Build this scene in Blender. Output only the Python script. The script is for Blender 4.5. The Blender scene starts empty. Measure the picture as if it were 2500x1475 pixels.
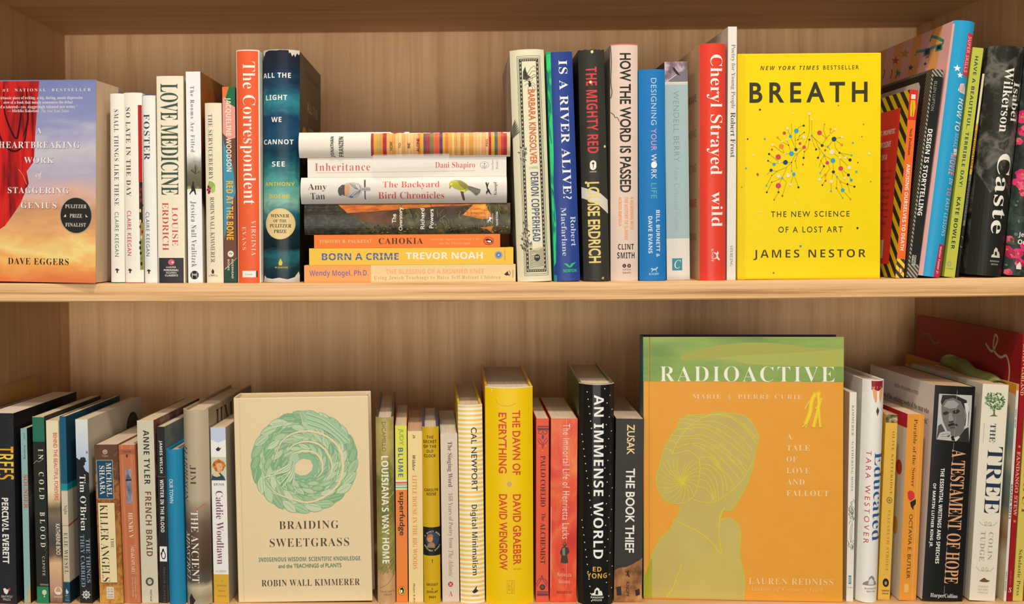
import bpy, bmesh, math, random
from mathutils import Vector, Matrix
SC = bpy.context.scene
COL = SC.collection
random.seed(7)
PI = math.pi

# ---------------------------------------------------------------- camera, world, lights, exposure
W, H, F = 2500.0, 1475.0, 2330.0            # photograph size and focal length in its pixels
PITCH, YAW, ROLL, CX, CY = .02404, -.01202, -.00642, 1084.97, 621.05
CAM = Vector((0, -1.0, 0))                  # the camera stands 1 m in front of the row of spines
_f = Vector((math.sin(YAW)*math.cos(PITCH), math.cos(YAW)*math.cos(PITCH), -math.sin(PITCH)))
_r = Vector((math.cos(YAW), -math.sin(YAW), 0)); _u = _r.cross(_f)
RT = math.cos(ROLL)*_r + math.sin(ROLL)*_u
UP = -math.sin(ROLL)*_r + math.cos(ROLL)*_u
FW = _f
cd = bpy.data.cameras.new('camera'); cam = bpy.data.objects.new('camera', cd); COL.objects.link(cam)
cam.matrix_world = Matrix(((RT.x, UP.x, -FW.x, CAM.x), (RT.y, UP.y, -FW.y, CAM.y), (RT.z, UP.z, -FW.z, CAM.z), (0, 0, 0, 1)))
cd.sensor_width = 36; cd.lens = F/W*36; cd.shift_x = (W/2-CX)/W; cd.shift_y = (CY-H/2)/W
cd.clip_start = .05
cd.dof.use_dof = True; cd.dof.focus_distance = 1.0; cd.dof.aperture_fstop = 4.5
SC.camera = cam

def at(px, py, Y=0.0):
    """photograph pixel -> world point on the plane y = Y"""
    d = FW + RT*((px-CX)/F) - UP*((py-CY)/F)
    return CAM + d*((Y-CAM.y)/d.y)

w = bpy.data.worlds.new('room_light'); SC.world = w; w.use_nodes = True
nt = w.node_tree; bg = nt.nodes['Background']
tc = nt.nodes.new('ShaderNodeTexCoord'); sp = nt.nodes.new('ShaderNodeSeparateXYZ'); rp = nt.nodes.new('ShaderNodeValToRGB')
mr = nt.nodes.new('ShaderNodeMapRange'); mr.inputs[1].default_value = -1; mr.inputs[2].default_value = 1
nt.links.new(tc.outputs['Generated'], sp.inputs[0]); nt.links.new(sp.outputs[2], mr.inputs[0]); nt.links.new(mr.outputs[0], rp.inputs[0])
el = rp.color_ramp.elements
el[0].position = 0; el[0].color = (.30, .22, .15, 1); el[1].position = 1; el[1].color = (6.4, 5.8, 5.0, 1)
e = el.new(.42); e.color = (.55, .49, .40, 1); e = el.new(.55); e.color = (.9, .85, .76, 1); e = el.new(.78); e.color = (5.0, 4.6, 4.0, 1)
nt.links.new(rp.outputs[0], bg.inputs[0]); bg.inputs[1].default_value = .13

def downlight(x, y, z, power, size, tgt=(0, 0, -.1)):
    l = bpy.data.lights.new('ceiling_downlight', 'AREA'); l.shape = 'DISK'; l.size = size; l.energy = power; l.color = (1, .90, .76)
    o = bpy.data.objects.new('ceiling_downlight', l); COL.objects.link(o); o.location = (x, y, z)
    o.rotation_euler = (Vector(tgt)-Vector((x, y, z))).to_track_quat('-Z', 'Y').to_euler()
downlight(.12, -.62, 1.35, 17, .10, (.05, 0, -.1))
downlight(-.95, -.95, 1.45, 5, .10, (-.3, 0, -.1))
downlight(1.15, -.95, 1.45, 5, .10, (.4, 0, -.1))
# daylight from the large window across the room, behind the photographer
l = bpy.data.lights.new('window_daylight', 'AREA'); l.shape = 'RECTANGLE'; l.size = 2.4; l.size_y = 1.5; l.energy = 61; l.color = (1, .95, .86)
o = bpy.data.objects.new('window_daylight', l); COL.objects.link(o); o.location = (.05, -3.2, -.35); o.rotation_euler = (PI/2, 0, 0)
vs = SC.view_settings; vs.view_transform = 'Standard'; vs.look = 'None'; vs.exposure = 0.0; vs.gamma = 1; vs.use_curve_mapping = False

# ---------------------------------------------------------------- materials
def lin(c): return c/12.92 if c <= .04045 else ((c+.055)/1.055)**2.4
def rgb(h, k=.95):
    return tuple(min(.82, lin(int(h[i:i+2], 16)/255)*k) for i in (0, 2, 4)) + (1,)
MC = {}
def newmat(key):
    m = bpy.data.materials.new(key); m.use_nodes = True; MC[key] = m
    n = m.node_tree.nodes; return m, m.node_tree, n['Principled BSDF']
def objco(t, scale, loc=(0, 0, 0)):
    tc = t.nodes.new('ShaderNodeTexCoord'); mp = t.nodes.new('ShaderNodeMapping')
    mp.inputs['Scale'].default_value = scale; mp.inputs['Location'].default_value = loc
    t.links.new(tc.outputs['Object'], mp.inputs[0]); return mp.outputs[0]
def ramp(t, fac, stops, interp='LINEAR'):
    r = t.nodes.new('ShaderNodeValToRGB'); r.color_ramp.interpolation = interp; e = r.color_ramp.elements
    e[0].position, e[0].color = stops[0][0], rgb(stops[0][1]); e[1].position, e[1].color = stops[-1][0], rgb(stops[-1][1])
    for p, c in stops[1:-1]:
        x = e.new(p); x.color = rgb(c)
    t.links.new(fac, r.inputs[0]); return r.outputs[0]
def noise(t, co, scale=1, detail=4, rough=.55, dist=0):
    n = t.nodes.new('ShaderNodeTexNoise'); n.inputs['Scale'].default_value = scale; n.inputs['Detail'].default_value = detail
    n.inputs['Roughness'].default_value = rough; n.inputs['Distortion'].default_value = dist
    t.links.new(co, n.inputs['Vector']); return n.outputs['Fac']
def M(h, rough=.42, spec=.16):
    """printed paper or cloth of one colour, with a faint grain"""
    key = f'paper_{h}_{rough}'
    if key in MC: return MC[key]
    m, t, b = newmat(key)
    f = noise(t, objco(t, (1, 1, 1)), 420, 2)
    mx = t.nodes.new('ShaderNodeMix'); mx.data_type = 'RGBA'; mx.blend_type = 'MULTIPLY'; mx.inputs[0].default_value = .10
    mx.inputs[6].default_value = rgb(h); t.links.new(f, mx.inputs[7]); t.links.new(mx.outputs[2], b.inputs['Base Color'])
    b.inputs['Roughness'].default_value = rough; b.inputs['Specular IOR Level'].default_value = spec
    return m
def NR(key, scale, stops, detail=5, rough=.42, dist=0, nscale=1, loc=(0, 0, 0), interp='LINEAR'):
    """mottled print: noise through a colour ramp"""
    if key in MC: return MC[key]
    m, t, b = newmat(key)
    t.links.new(ramp(t, noise(t, objco(t, scale, loc), nscale, detail, .6, dist), stops, interp), b.inputs['Base Color'])
    b.inputs['Roughness'].default_value = rough; b.inputs['Specular IOR Level'].default_value = .2
    return m
def ZR(key, h, stops, amt=.1, scale=(60, 60, 60), rough=.42, detail=5, tint=.0):
    """printed picture: colours in bands up the height h (0 bottom, 1 top), edges broken by noise"""
    if key in MC: return MC[key]
    m, t, b = newmat(key)
    co = objco(t, (1, 1, 1)); s = t.nodes.new('ShaderNodeSeparateXYZ'); t.links.new(co, s.inputs[0])
    mr = t.nodes.new('ShaderNodeMapRange'); mr.inputs[2].default_value = h; mr.clamp = False; t.links.new(s.outputs[2], mr.inputs[0])
    n = noise(t, objco(t, scale), 1, detail, .6, .4)
    a = t.nodes.new('ShaderNodeMath'); a.operation = 'MULTIPLY_ADD'; a.inputs[1].default_value = amt; t.links.new(n, a.inputs[0])
    a2 = t.nodes.new('ShaderNodeMath'); a2.operation = 'SUBTRACT'; a2.inputs[1].default_value = amt*.5; t.links.new(mr.outputs[0], a2.inputs[0])
    t.links.new(a2.outputs[0], a.inputs[2])
    t.links.new(ramp(t, a.outputs[0], stops), b.inputs['Base Color'])
    b.inputs['Roughness'].default_value = rough; b.inputs['Specular IOR Level'].default_value = .2
    return m
def STRIPE(key, axis, freq, a, c, rough=.45, lo=.35, hi=.65, dirv=None):
    if key in MC: return MC[key]
    m, t, b = newmat(key)
    tc = t.nodes.new('ShaderNodeTexCoord'); dp = t.nodes.new('ShaderNodeVectorMath'); dp.operation = 'DOT_PRODUCT'
    t.links.new(tc.outputs['Object'], dp.inputs[0]); dp.inputs[1].default_value = dirv or tuple(1.0 if i == axis else 0.0 for i in range(3))
    q = t.nodes.new('ShaderNodeMath'); q.operation = 'MULTIPLY'; q.inputs[1].default_value = freq*2*PI; t.links.new(dp.outputs['Value'], q.inputs[0])
    s = t.nodes.new('ShaderNodeMath'); s.operation = 'SINE'; t.links.new(q.outputs[0], s.inputs[0])
    mr = t.nodes.new('ShaderNodeMapRange'); mr.inputs[1].default_value = -1; mr.inputs[2].default_value = 1; t.links.new(s.outputs[0], mr.inputs[0])
    t.links.new(ramp(t, mr.outputs[0], [(lo, a), (hi, c)]), b.inputs['Base Color'])
    b.inputs['Roughness'].default_value = rough
    return m
def PAGES(tone='d9c3a4', dark=None):
    key = 'pages_'+tone; dark = ''.join('%02x' % int(int(tone[i:i+2], 16)*.90) for i in (0, 2, 4))
    if key in MC: return MC[key]
    m, t, b = newmat(key)
    f = noise(t, objco(t, (1700, 12, 12)), 1, 2)
    t.links.new(ramp(t, f, [(.30, dark), (.62, tone)]), b.inputs['Base Color']); b.inputs['Roughness'].default_value = .85
    bp = t.nodes.new('ShaderNodeBump'); bp.inputs['Strength'].default_value = .15; bp.inputs['Distance'].default_value = .0004
    t.links.new(f, bp.inputs['Height']); t.links.new(bp.outputs[0], b.inputs['Normal'])
    return m
def WOOD(key, axis, c0, c1, c2, rough=.5, fine=1.0):
    """oak veneer, grain along the given axis"""
    m, t, b = newmat(key)
    sc = [58*fine]*3; sc[axis] = 2.2
    co = objco(t, tuple(sc)); f = noise(t, co, 1, 6, .62, .5)
    sc2 = [430]*3; sc2[axis] = 9; g = noise(t, objco(t, tuple(sc2)), 1, 3, .6)
    a = t.nodes.new('ShaderNodeMath'); a.operation = 'MULTIPLY_ADD'; a.inputs[1].default_value = .42; t.links.new(g, a.inputs[0])
    s = t.nodes.new('ShaderNodeMath'); s.operation = 'SUBTRACT'; s.inputs[1].default_value = .21; t.links.new(f, s.inputs[0]); t.links.new(s.outputs[0], a.inputs[2])
    t.links.new(ramp(t, a.outputs[0], [(.30, c0), (.5, c1), (.70, c2)]), b.inputs['Base Color'])
    b.inputs['Roughness'].default_value = rough; b.inputs['Specular IOR Level'].default_value = .3
    bp = t.nodes.new('ShaderNodeBump'); bp.inputs['Strength'].default_value = .12; bp.inputs['Distance'].default_value = .0006
    t.links.new(g, bp.inputs['Height']); t.links.new(bp.outputs[0], b.inputs['Normal'])
    return m

# ---------------------------------------------------------------- mesh helpers
def link(name, bm, mats, parent=None):
    me = bpy.data.meshes.new(name); bm.to_mesh(me); bm.free()
    for m in mats: me.materials.append(m)
    o = bpy.data.objects.new(name, me); COL.objects.link(o)
    if parent: o.parent = parent
    return o
def box(bm, x0, x1, y0, y1, z0, z1, mi=0, bev=0, seg=2):
    vs = [bm.verts.new((x, y, z)) for x in (x0, x1) for y in (y0, y1) for z in (z0, z1)]
    fs = [bm.faces.new([vs[i] for i in q]) for q in ((0, 1, 3, 2), (4, 6, 7, 5), (0, 4, 5, 1), (2, 3, 7, 6), (0, 2, 6, 4), (1, 5, 7, 3))]
    for f in fs: f.material_index = mi
    if bev:
        es = {e for f in fs for e in f.edges}
        r = bmesh.ops.bevel(bm, geom=list(es), offset=bev, segments=seg, affect='EDGES', profile=.5)
        for f in r['faces']: f.material_index = mi
    return vs

# ---------------------------------------------------------------- lettering
def mathset(s, up, lo, dg=None, hole=None):
    o = ''
    for c in s:
        if 'A' <= c <= 'Z': o += chr(up+ord(c)-65)
        elif 'a' <= c <= 'z': o += hole if (c == 'h' and hole) else chr(lo+ord(c)-97)
        elif '0' <= c <= '9' and dg: o += chr(dg+ord(c)-48)
        else: o += c
    return o
TC = {}
def glyphs(s, font, wt, sp, res):
    """-> (points normalised to the ink box, triangles)"""
    key = (s, font, wt, sp, res)
    if key in TC: return TC[key]
    un = 0; off = wt
    if 'M' in s and font in 'SR': off = min(off, 0)
    if font == 's' and wt > .006 and 'M' in s: font, off = 'S', (wt-.020)*.5-.006
    if font == 'r': body = mathset(s, 0x1D400, 0x1D41A, 0x1D7CE); off -= .011 if res > 3 else .0088
    elif font == 'R': body = mathset(s, 0x1D400, 0x1D41A, 0x1D7CE)
    elif font == 'i': body = mathset(s, 0x1D434, 0x1D44E, None, '\u210e')
    elif font == 'I': body = mathset(s, 0x1D468, 0x1D482)
    elif font == 'S': body = mathset(s, 0x1D5D4, 0x1D5EE, 0x1D7EC)
    elif font == 'T': body = mathset(s, 0x1D63C, 0x1D656)
    else: body = s
    c = bpy.data.curves.new('t', 'FONT'); c.body = body; c.size = 1; c.offset = off; c.resolution_u = res
    c.space_character = sp; c.space_word = 1
    o = bpy.data.objects.new('t', c); COL.objects.link(o)
    me = bpy.data.meshes.new_from_object(o)
    bpy.data.objects.remove(o); bpy.data.curves.remove(c)
    me.calc_loop_triangles()
    P = [(v.co.x-un*v.co.y, v.co.y) for v in me.vertices]; T = [tuple(t.vertices) for t in me.loop_triangles]
    used = sorted({i for t in T for i in t}); mp = {i: k for k, i in enumerate(used)}
    P = [P[i] for i in used]; T = [tuple(mp[i] for i in t) for t in T]
    bpy.data.meshes.remove(me)
    x0 = min(p[0] for p in P); x1 = max(p[0] for p in P); y0 = min(p[1] for p in P); y1 = max(p[1] for p in P)
    P = [((p[0]-x0)/(x1-x0), (p[1]-y0)/(y1-y0)) for p in P]
    TC[key] = (P, T); return TC[key]
def fill(pts):
    """triangulate a 2D outline"""
    bm = bmesh.new(); vs = [bm.verts.new((p[0], p[1], 0)) for p in pts]
    f = bm.faces.new(vs); f.normal_update(); bmesh.ops.triangulate(bm, faces=[f], ngon_method='EAR_CLIP')
    bm.verts.index_update(); T = [tuple(v.index for v in f.verts) for f in bm.faces]; bm.free()
    return list(pts), T

# ---------------------------------------------------------------- the bookcase
DEEP = .29
XL, XR = -.5266, .6174
ZTOP = .2683
ZU, ZL = -.0508, at(1113, 1471, 0).z
SAG = .0026
def zshelf(x, which):
    return (ZU - SAG*(1-((x-.045)/.57)**2)) if which == 'u' else ZL
WV = WOOD('oak_veneer_upright', 2, 'c0976c', 'cfa77b', 'dab588', .55)
WH = WOOD('oak_veneer_level', 0, 'bd9165', 'cfa475', 'dab081', .55)
WB = WOOD('oak_back_veneer', 2, 'd0a272', 'e4b887', 'eec697', .55)
WF = WOOD('oak_edging', 0, 'a87a48', 'd8aa74', 'ecc292', .42, 2.6)
bc = bpy.data.objects.new('bookcase', None); COL.objects.link(bc); bc.location = (.045, .13, ZL-.025)
bc['label'] = 'light oak bookcase with three shelf boards and an upright grained back panel'; bc['category'] = 'bookcase'
def bcpart(name, bm, mats):
    o = link(name, bm, mats); o.parent = bc; o.matrix_parent_inverse = Matrix.Translation(-bc.location); return o
YF = -.010
def shelf(zt, zb, sag, name='shelf_board'):
    bm = bmesh.new(); n = 40; rows = []
    prof = [(DEEP, zt), (YF+.0016, zt), (YF+.0004, zt-.0004), (YF, zt-.0016), (YF, zb+.0014), (YF+.0012, zb), (YF+.02, zb), (DEEP, zb)]
    for i in range(n+1):
        x = XL+(XR-XL)*i/n; dz = -sag*(1-((x-.045)/.57)**2)
        rows.append([bm.verts.new((x, y, z+dz)) for y, z in prof])
    for i in range(n):
        for j in range(len(prof)-1):
            f = bm.faces.new([rows[i][j], rows[i+1][j], rows[i+1][j+1], rows[i][j+1]]); f.material_index = 1 if 1 <= j <= 5 else 0
        bm.faces.new([rows[i][-1], rows[i+1][-1], rows[i+1][0], rows[i][0]])
    bm.faces.new(rows[0]); bm.faces.new(rows[-1][::-1]); bmesh.ops.recalc_face_normals(bm, faces=bm.faces)
    bcpart(name, bm, [WH, WF])
shelf(ZTOP+.0195, ZTOP, 0); shelf(ZU, ZU-.0195, SAG); shelf(ZL, ZL-.0195, 0)
for nm, x0, x1 in (('side_panel', XL-.02, XL), ('side_panel', XR, XR+.02)):
    bm = bmesh.new(); box(bm, x0, x1, YF-.004, DEEP+.008, ZL-.025, ZTOP+.03, 0, .0012); bcpart(nm, bm, [WV])
bm = bmesh.new(); box(bm, XL, XR, DEEP, DEEP+.008, ZL-.025, ZTOP+.03); bcpart('back_panel', bm, [WB])

# ---------------------------------------------------------------- books
PG = PAGES('dcc6a8', 'bfa687'); PGW = PAGES('e6d8c4', 'cbbba4')
GU, GS, GL = 'upright books on the upper shelf', 'books stacked flat on the upper shelf', 'books on the lower shelf'
STEP = .000005
class Book:
    def __init__(s, name, label, q, dep=.135, mode='up', hard=False, sh='u', yf=0.0, yaw=0.0, t=.025, spine='ffffff', front=None, back=None,
                 pages=None, b=None, zb=None, widen=1.0, group=None, rough=.42, wear=0):
        s.name, s.label, s.mode, s.hard = name, label, mode, hard
        mk = lambda c: c if not isinstance(c, str) else M(c, rough)
        s.ms = mk(spine); s.mf = mk(front) if front else s.ms; s.mk = mk(back) if back else s.mf
        s.pages = pages or PG; s.art = {'S': [], 'F': [], 'K': []}; s.nl = {'S': 0, 'F': 0, 'K': 0}; s.q = q; s.wear = wear
        s.group = group or (GU if sh == 'u' else GL)
        if mode == 'up':
            xlt, xrt, yt, xlb, xrb, yb = q
            B0 = at(xlb, yb, yf); B1 = at(xrb, yb, yf); T0 = at(xlt, yt, yf)
            z0 = zshelf((B0.x+B1.x)/2, sh)
            s.t = (B1.x-B0.x)/math.cos(yaw)
            a = math.atan2(T0.x-B0.x, T0.z-z0)
            if abs(a) < .0035: a = 0
            s.t = s.t*math.cos(a)-.0005
            zz = z0+max(0, s.t*math.sin(a))
            s.h = (T0.z-zz)/math.cos(a)
            s.dep = dep
            s.mat = Matrix.Translation((B0.x, yf, zz)) @ Matrix.Rotation(yaw, 4, 'Z') @ Matrix.Rotation(a, 4, 'Y')
        elif mode == 'face':
            xlt, xrt, yt, xlb, xrb, yb = q
            B0 = at(xlb, yb, yf); B1 = at(xrb, yb, yf); T0 = at(xlt, yt, yf)
            s.t = t; z0 = zshelf((B0.x+B1.x)/2, sh); s.h = T0.z-z0; s.dep = (B1.x-B0.x)/math.cos(yaw)*widen
            a = math.atan2(T0.x-B0.x, s.h); a = a if abs(a) > .006 else 0; z0 += max(0, s.dep*math.sin(a)); s.h = (T0.z-z0)/math.cos(a)
            R = Matrix.Rotation(a, 4, 'Y') @ Matrix.Rotation(-PI/2+yaw, 4, 'Z')
            c = Vector((B0.x, yf, z0)) - R @ Vector((s.t, 0, 0))
            s.mat = Matrix.Translation(c) @ R
        else:
            x0, x1, yt, yb = q
            A = at(x0, yb, yf); B_ = at(x1, yb, yf); T0 = at((x0+x1)/2, yt, yf); Bm = at((x0+x1)/2, yb, yf)
            s.t = T0.z-Bm.z; s.h = B_.x-A.x; s.dep = dep
            s.zb = Bm.z if zb is None else zb
            s.mat = Matrix.Translation((B_.x, yf, s.zb)) @ Matrix.Rotation(-PI/2, 4, 'Y')
            s.ztop = s.zb+s.t
        s.b = b if b is not None else .0008 if mode == 'face' else ((min(.0045, s.t*.12) if hard else 0.0))
    # photograph pixel -> (across, up) on a face
    def uv(s, x, y, yc=None):
        if s.mode == 'flat':
            x0, x1, yt, yb = s.q
            return s.t*(yb-y)/(yb-yt), s.h*(1-(x-x0)/(x1-x0))
        xlt, xrt, yt, xlb, xrb, yb = s.q
        k = ((y if yc is None else yc)-yt)/(yb-yt); xl = xlt+(xlb-xlt)*k; xr = xrt+(xrb-xrt)*k
        u = (x-xl)/(xr-xl); v = 1-(y-yt)/(yb-yt)
        return u*(s.t if s.mode == 'up' else s.dep), v*s.h
    def fr(s, face, u, v): return (u*s.dep, (1-v)*s.h)
    def add(s, face, P, T, m, layer=None):
        if layer is None:
            s.nl[face] += 1; layer = s.nl[face]
        else: s.nl[face] = max(s.nl[face], layer)
        s.art[face].append((P, T, m, .00006+layer*STEP+(len(s.art[face]) % 32)*1.3e-7))
    def fc(s, f): return f or ('F' if s.mode == 'face' else 'S')
    def mp(s, f, p, frac, yc=None):
        return s.fr(f, *p) if frac else s.uv(p[0], p[1], yc)
    def t_(s, txt, x0, y0, x1, y1, col, font='s', o=None, wt=0, sp=1, f=None, frac=False, res=3, rough=.4):
        f = s.fc(f)
        o = o or ('d' if (s.mode == 'up' and not frac) else 'h')
        P, T = glyphs(txt, font, wt, sp, res)
        yc = (y0+y1)/2
        Q = []
        for a, b in P:
            if o == 'h': p = (x0+a*(x1-x0), y1-b*(y1-y0))
            elif o == 'd': p = (x0+b*(x1-x0), y0+a*(y1-y0))
            else: p = (x1-b*(x1-x0), y1-a*(y1-y0))
            Q.append(s.mp(f, p, frac, yc))
        s.add(f, Q, T, M(col, rough) if isinstance(col, str) else col)
    def poly(s, pts, col, f=None, frac=False, layer=None, rough=.42):
        f = s.fc(f); P, T = fill(pts)
        s.add(f, [s.mp(f, p, frac) for p in P], T, M(col, rough) if isinstance(col, str) else col, layer)
    def rect(s, x0, y0, x1, y1, col, f=None, frac=False, rough=.42):
        yc = (y0+y1)/2; f = s.fc(f); n = 8
        pts = []
        for i in range(n):
            pts.append((x0, y0+(y1-y0)*i/n)); 
        for i in range(n): pts.append((x0+(x1-x0)*i/n, y1))
        for i in range(n): pts.append((x1, y1-(y1-y0)*i/n))
        for i in range(n): pts.append((x1-(x1-x0)*i/n, y0))
        pts = [(x0, y0), (x0, y1), (x1, y1), (x1, y0)]
        P, T = fill(pts)
        s.add(f, [s.mp(f, p, frac, None if frac else yc) for p in P], T, M(col, rough) if isinstance(col, str) else col)
    def full(s, y0, y1, col, f='S'):
        """band right across a face between two heights in the photograph"""
        w_ = s.t if f == 'S' else s.dep; za = s.uv(s.q[0], y0)[1]; zb = s.uv(s.q[0], y1)[1]
        P, T = fill([(0, za), (0, zb), (w_, zb), (w_, za)]); s.add(f, P, T, M(col) if isinstance(col, str) else col)
    def ell(s, cx, cy, rx, ry, col, f=None, frac=False, n=24, layer=None, rough=.42):
        s.poly([(cx+rx*math.cos(2*PI*i/n), cy+ry*math.sin(2*PI*i/n)) for i in range(n)], col, f, frac, layer, rough)
    def line(s, pts, wd, col, f=None, frac=False, layer=None, taper=False):
        f = s.fc(f); n = len(pts); L, R_ = [], []
        for i, p in enumerate(pts):
            a = pts[max(0, i-1)]; b = pts[min(n-1, i+1)]; dx, dy = b[0]-a[0], b[1]-a[1]; d = math.hypot(dx, dy) or 1
            ww = wd*(.25+.75*math.sin(PI*(i+.5)/n)) if taper else wd
            nx, ny = -dy/d*ww/2, dx/d*ww/2; L.append((p[0]+nx, p[1]+ny)); R_.append((p[0]-nx, p[1]-ny))
        P = [s.mp(f, p, frac) for p in L+R_]; T = []
        for i in range(n-1): T += [(i, i+1, n+i), (i+1, n+i+1, n+i)]
        s.add(f, P, T, M(col) if isinstance(col, str) else col, layer)
    def curve(s, pts, wd, col, f=None, frac=False, layer=None, k=5, taper=False):
        s.line(smooth(pts, k), wd, col, f, frac, layer, taper)
    def sy(s, x):
        u = min(1, max(0, x/s.t)); return -s.b*(1-abs(2*u-1)**2.4)
    def lift(s, f, p, off):
        if f == 'S': return (p[0], s.sy(p[0])-off, p[1])
        if f == 'F': return (s.t+off, p[0], p[1])
        return (-off, s.dep-p[0], p[1])
    def artmesh(s, bm, f, mats):
        wmax = s.t if f == 'S' else s.dep
        for P, T, m, off in s.art[f]:
            P = [(min(wmax, max(0, p[0])), min(s.h, max(0, p[1]))) for p in P]
            if m not in mats: mats.append(m)
            mi = mats.index(m)
            if f == 'S' and s.b > 0:
                b2 = bmesh.new(); vs = [b2.verts.new((p[0], 0, p[1])) for p in P]
                for t in T:
                    try: b2.faces.new([vs[i] for i in t])
                    except ValueError: pass
                xs = [p[0] for p in P]; lo, hi = min(xs), max(xs)
                for k in range(1, 14):
                    x = s.t*k/14
                    if lo < x < hi: bmesh.ops.bisect_plane(b2, geom=b2.verts[:]+b2.edges[:]+b2.faces[:], plane_co=(x, 0, 0), plane_no=(1, 0, 0))
                b2.verts.index_update(); nv = [bm.verts.new(s.lift(f, (v.co.x, v.co.z), off)) for v in b2.verts]
                for fc in b2.faces:
                    g = bm.faces.new([nv[v.index] for v in fc.verts]); g.material_index = mi
                    g.normal_update()
                    if g.normal.y > 0: g.normal_flip()
                b2.free()
            else:
                nv = [bm.verts.new(s.lift(f, p, off)) for p in P]
                ax = {'S': 1, 'F': 0, 'K': 0}[f]; sg = {'S': -1, 'F': 1, 'K': -1}[f]
                for t in T:
                    try: g = bm.faces.new([nv[i] for i in t])
                    except ValueError: continue
                    g.material_index = mi; g.normal_update()
                    if g.normal[ax]*sg < 0: g.normal_flip()
    def done(s):
        t, h, d = s.t, s.h, s.dep
        root = bpy.data.objects.new(s.name, None); COL.objects.link(root); root.matrix_world = s.mat
        root.empty_display_size = .02
        root['label'] = s.label; root['category'] = 'book'; root['group'] = s.group
        th = min(.0026, t*.16) if s.hard else .0005; ov = .003 if s.hard else .0004
        # spine
        bm = bmesh.new(); mats = [s.ms, s.pages]; n = 14; rnd = random.Random(len(s.label))
        rows = []
        for i in range(n+1):
            x = t*i/n; y = s.sy(x)
            dz0 = dz1 = 0
            if s.wear and 0 < i < n: dz1 = -s.wear*rnd.random(); dz0 = s.wear*.5*rnd.random()
            rows.append((x, y, dz0, h+dz1))
        out = [(bm.verts.new((x, y, a)), bm.verts.new((x, y, c))) for x, y, a, c in rows]
        for i in range(n):
            f = bm.faces.new([out[i][0], out[i+1][0], out[i+1][1], out[i][1]]); f.smooth = s.hard
        o2 = [(bm.verts.new((x, y, a)), bm.verts.new((x, y, c))) for x, y, a, c in rows]
        inn = [(bm.verts.new((min(t-.0001, max(.0001, x)), max(y+th*.7, th*.4 if i in (0, n) else -9), a)), bm.verts.new((min(t-.0001, max(.0001, x)), max(y+th*.7, th*.4 if i in (0, n) else -9), c))) for i, (x, y, a, c) in enumerate(rows)]
        for i in range(n):
            bm.faces.new([o2[i][1], o2[i+1][1], inn[i+1][1], inn[i][1]]); bm.faces.new([o2[i+1][0], o2[i][0], inn[i][0], inn[i+1][0]])
            bm.faces.new([inn[i][0], inn[i][1], inn[i+1][1], inn[i+1][0]])
        s.artmesh(bm, 'S', mats); link('spine', bm, mats, root)
        y0 = 0.0
        for nm, fc, x0, x1, m in (('front_cover', 'F', t-th, t, s.mf), ('back_cover', 'K', 0, th, s.mk)):
            bm = bmesh.new(); box(bm, x0, x1, y0+.0002, d, 0, h, 0, (.0007 if s.hard else 0)); mats = [m]; s.artmesh(bm, fc, mats); link(nm, bm, mats, root)
        bm = bmesh.new(); g = .0001
        if s.hard:
            nb = 10; lo, hi = [], []
            for i in range(nb+1):
                x = th+g+(t-2*th-2*g)*i/nb; y = s.sy(x)+th*.7+.0003; lo.append(bm.verts.new((x, y, ov))); hi.append(bm.verts.new((x, y, h-ov)))
            bl = [bm.verts.new((t-th-g, d-ov, ov)), bm.verts.new((th+g, d-ov, ov))]; bh = [bm.verts.new((t-th-g, d-ov, h-ov)), bm.verts.new((th+g, d-ov, h-ov))]
            bm.faces.new(hi+bh); bm.faces.new((lo+bl)[::-1])
            for i in range(nb): bm.faces.new([lo[i], lo[i+1], hi[i+1], hi[i]])
            bm.faces.new([lo[-1], bl[0], bh[0], hi[-1]]); bm.faces.new([bl[0], bl[1], bh[1], bh[0]]); bm.faces.new([bl[1], lo[0], hi[0], bh[1]])
        else:
            box(bm, th+g, t-th-g, .0007, d-.0006, .0004, h-.0005)
        link('page_block', bm, [s.pages], root)
        s.root = root; return s
def smooth(pts, k=5):
    o = []; n = len(pts)
    for i in range(n-1):
        p0 = pts[max(0, i-1)]; p1 = pts[i]; p2 = pts[i+1]; p3 = pts[min(n-1, i+2)]
        for j in range(k):
            t = j/k
            o.append(tuple(.5*((2*p1[c])+(-p0[c]+p2[c])*t+(2*p0[c]-5*p1[c]+4*p2[c]-p3[c])*t*t+(-p0[c]+3*p1[c]-3*p2[c]+p3[c])*t**3) for c in (0, 1)))
    o.append(pts[-1]); return o
def star(cx, cy, r, r2=.42, n=5, a0=-PI/2):
    return [(cx+(r if i % 2 == 0 else r*r2)*math.cos(a0+PI*i/n), cy+(r if i % 2 == 0 else r*r2)*math.sin(a0+PI*i/n)) for i in range(2*n)]
def leaf(cx, cy, L, wd, a, n=5):
    c, s_ = math.cos(a), math.sin(a); P = []
    for i in range(n+1):
        u = i/n; P.append((L*(u-.5), wd/2*math.sin(PI*u)**.8))
    for i in range(n-1, 0, -1):
        u = i/n; P.append((L*(u-.5), -wd/2*math.sin(PI*u)**.8))
    return [(cx+x*c-y*s_, cy+x*s_+y*c) for x, y in P]
def PB(label, q, **k): return Book('paperback_book', label, q, **k)
def HC(label, q, **k): k.setdefault('dep', .155); return Book('hardcover_book', label, q, hard=True, **k)
def dog(b, cx, cy, r, col, vert=False):
    pts = [(-1, -.1), (-.55, -.35), (-.2, -.15), (.35, -.25), (.75, -.6), (1, -.45), (.7, -.1), (.5, .15), (.75, .6), (.6, .65), (.3, .2), (-.2, .2), (-.6, .7), (-.75, .62), (-.5, .1)]
    b.poly([((cx-y*r, cy+x*r) if vert else (cx+x*r, cy+y*r)) for x, y in pts], col)
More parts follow.
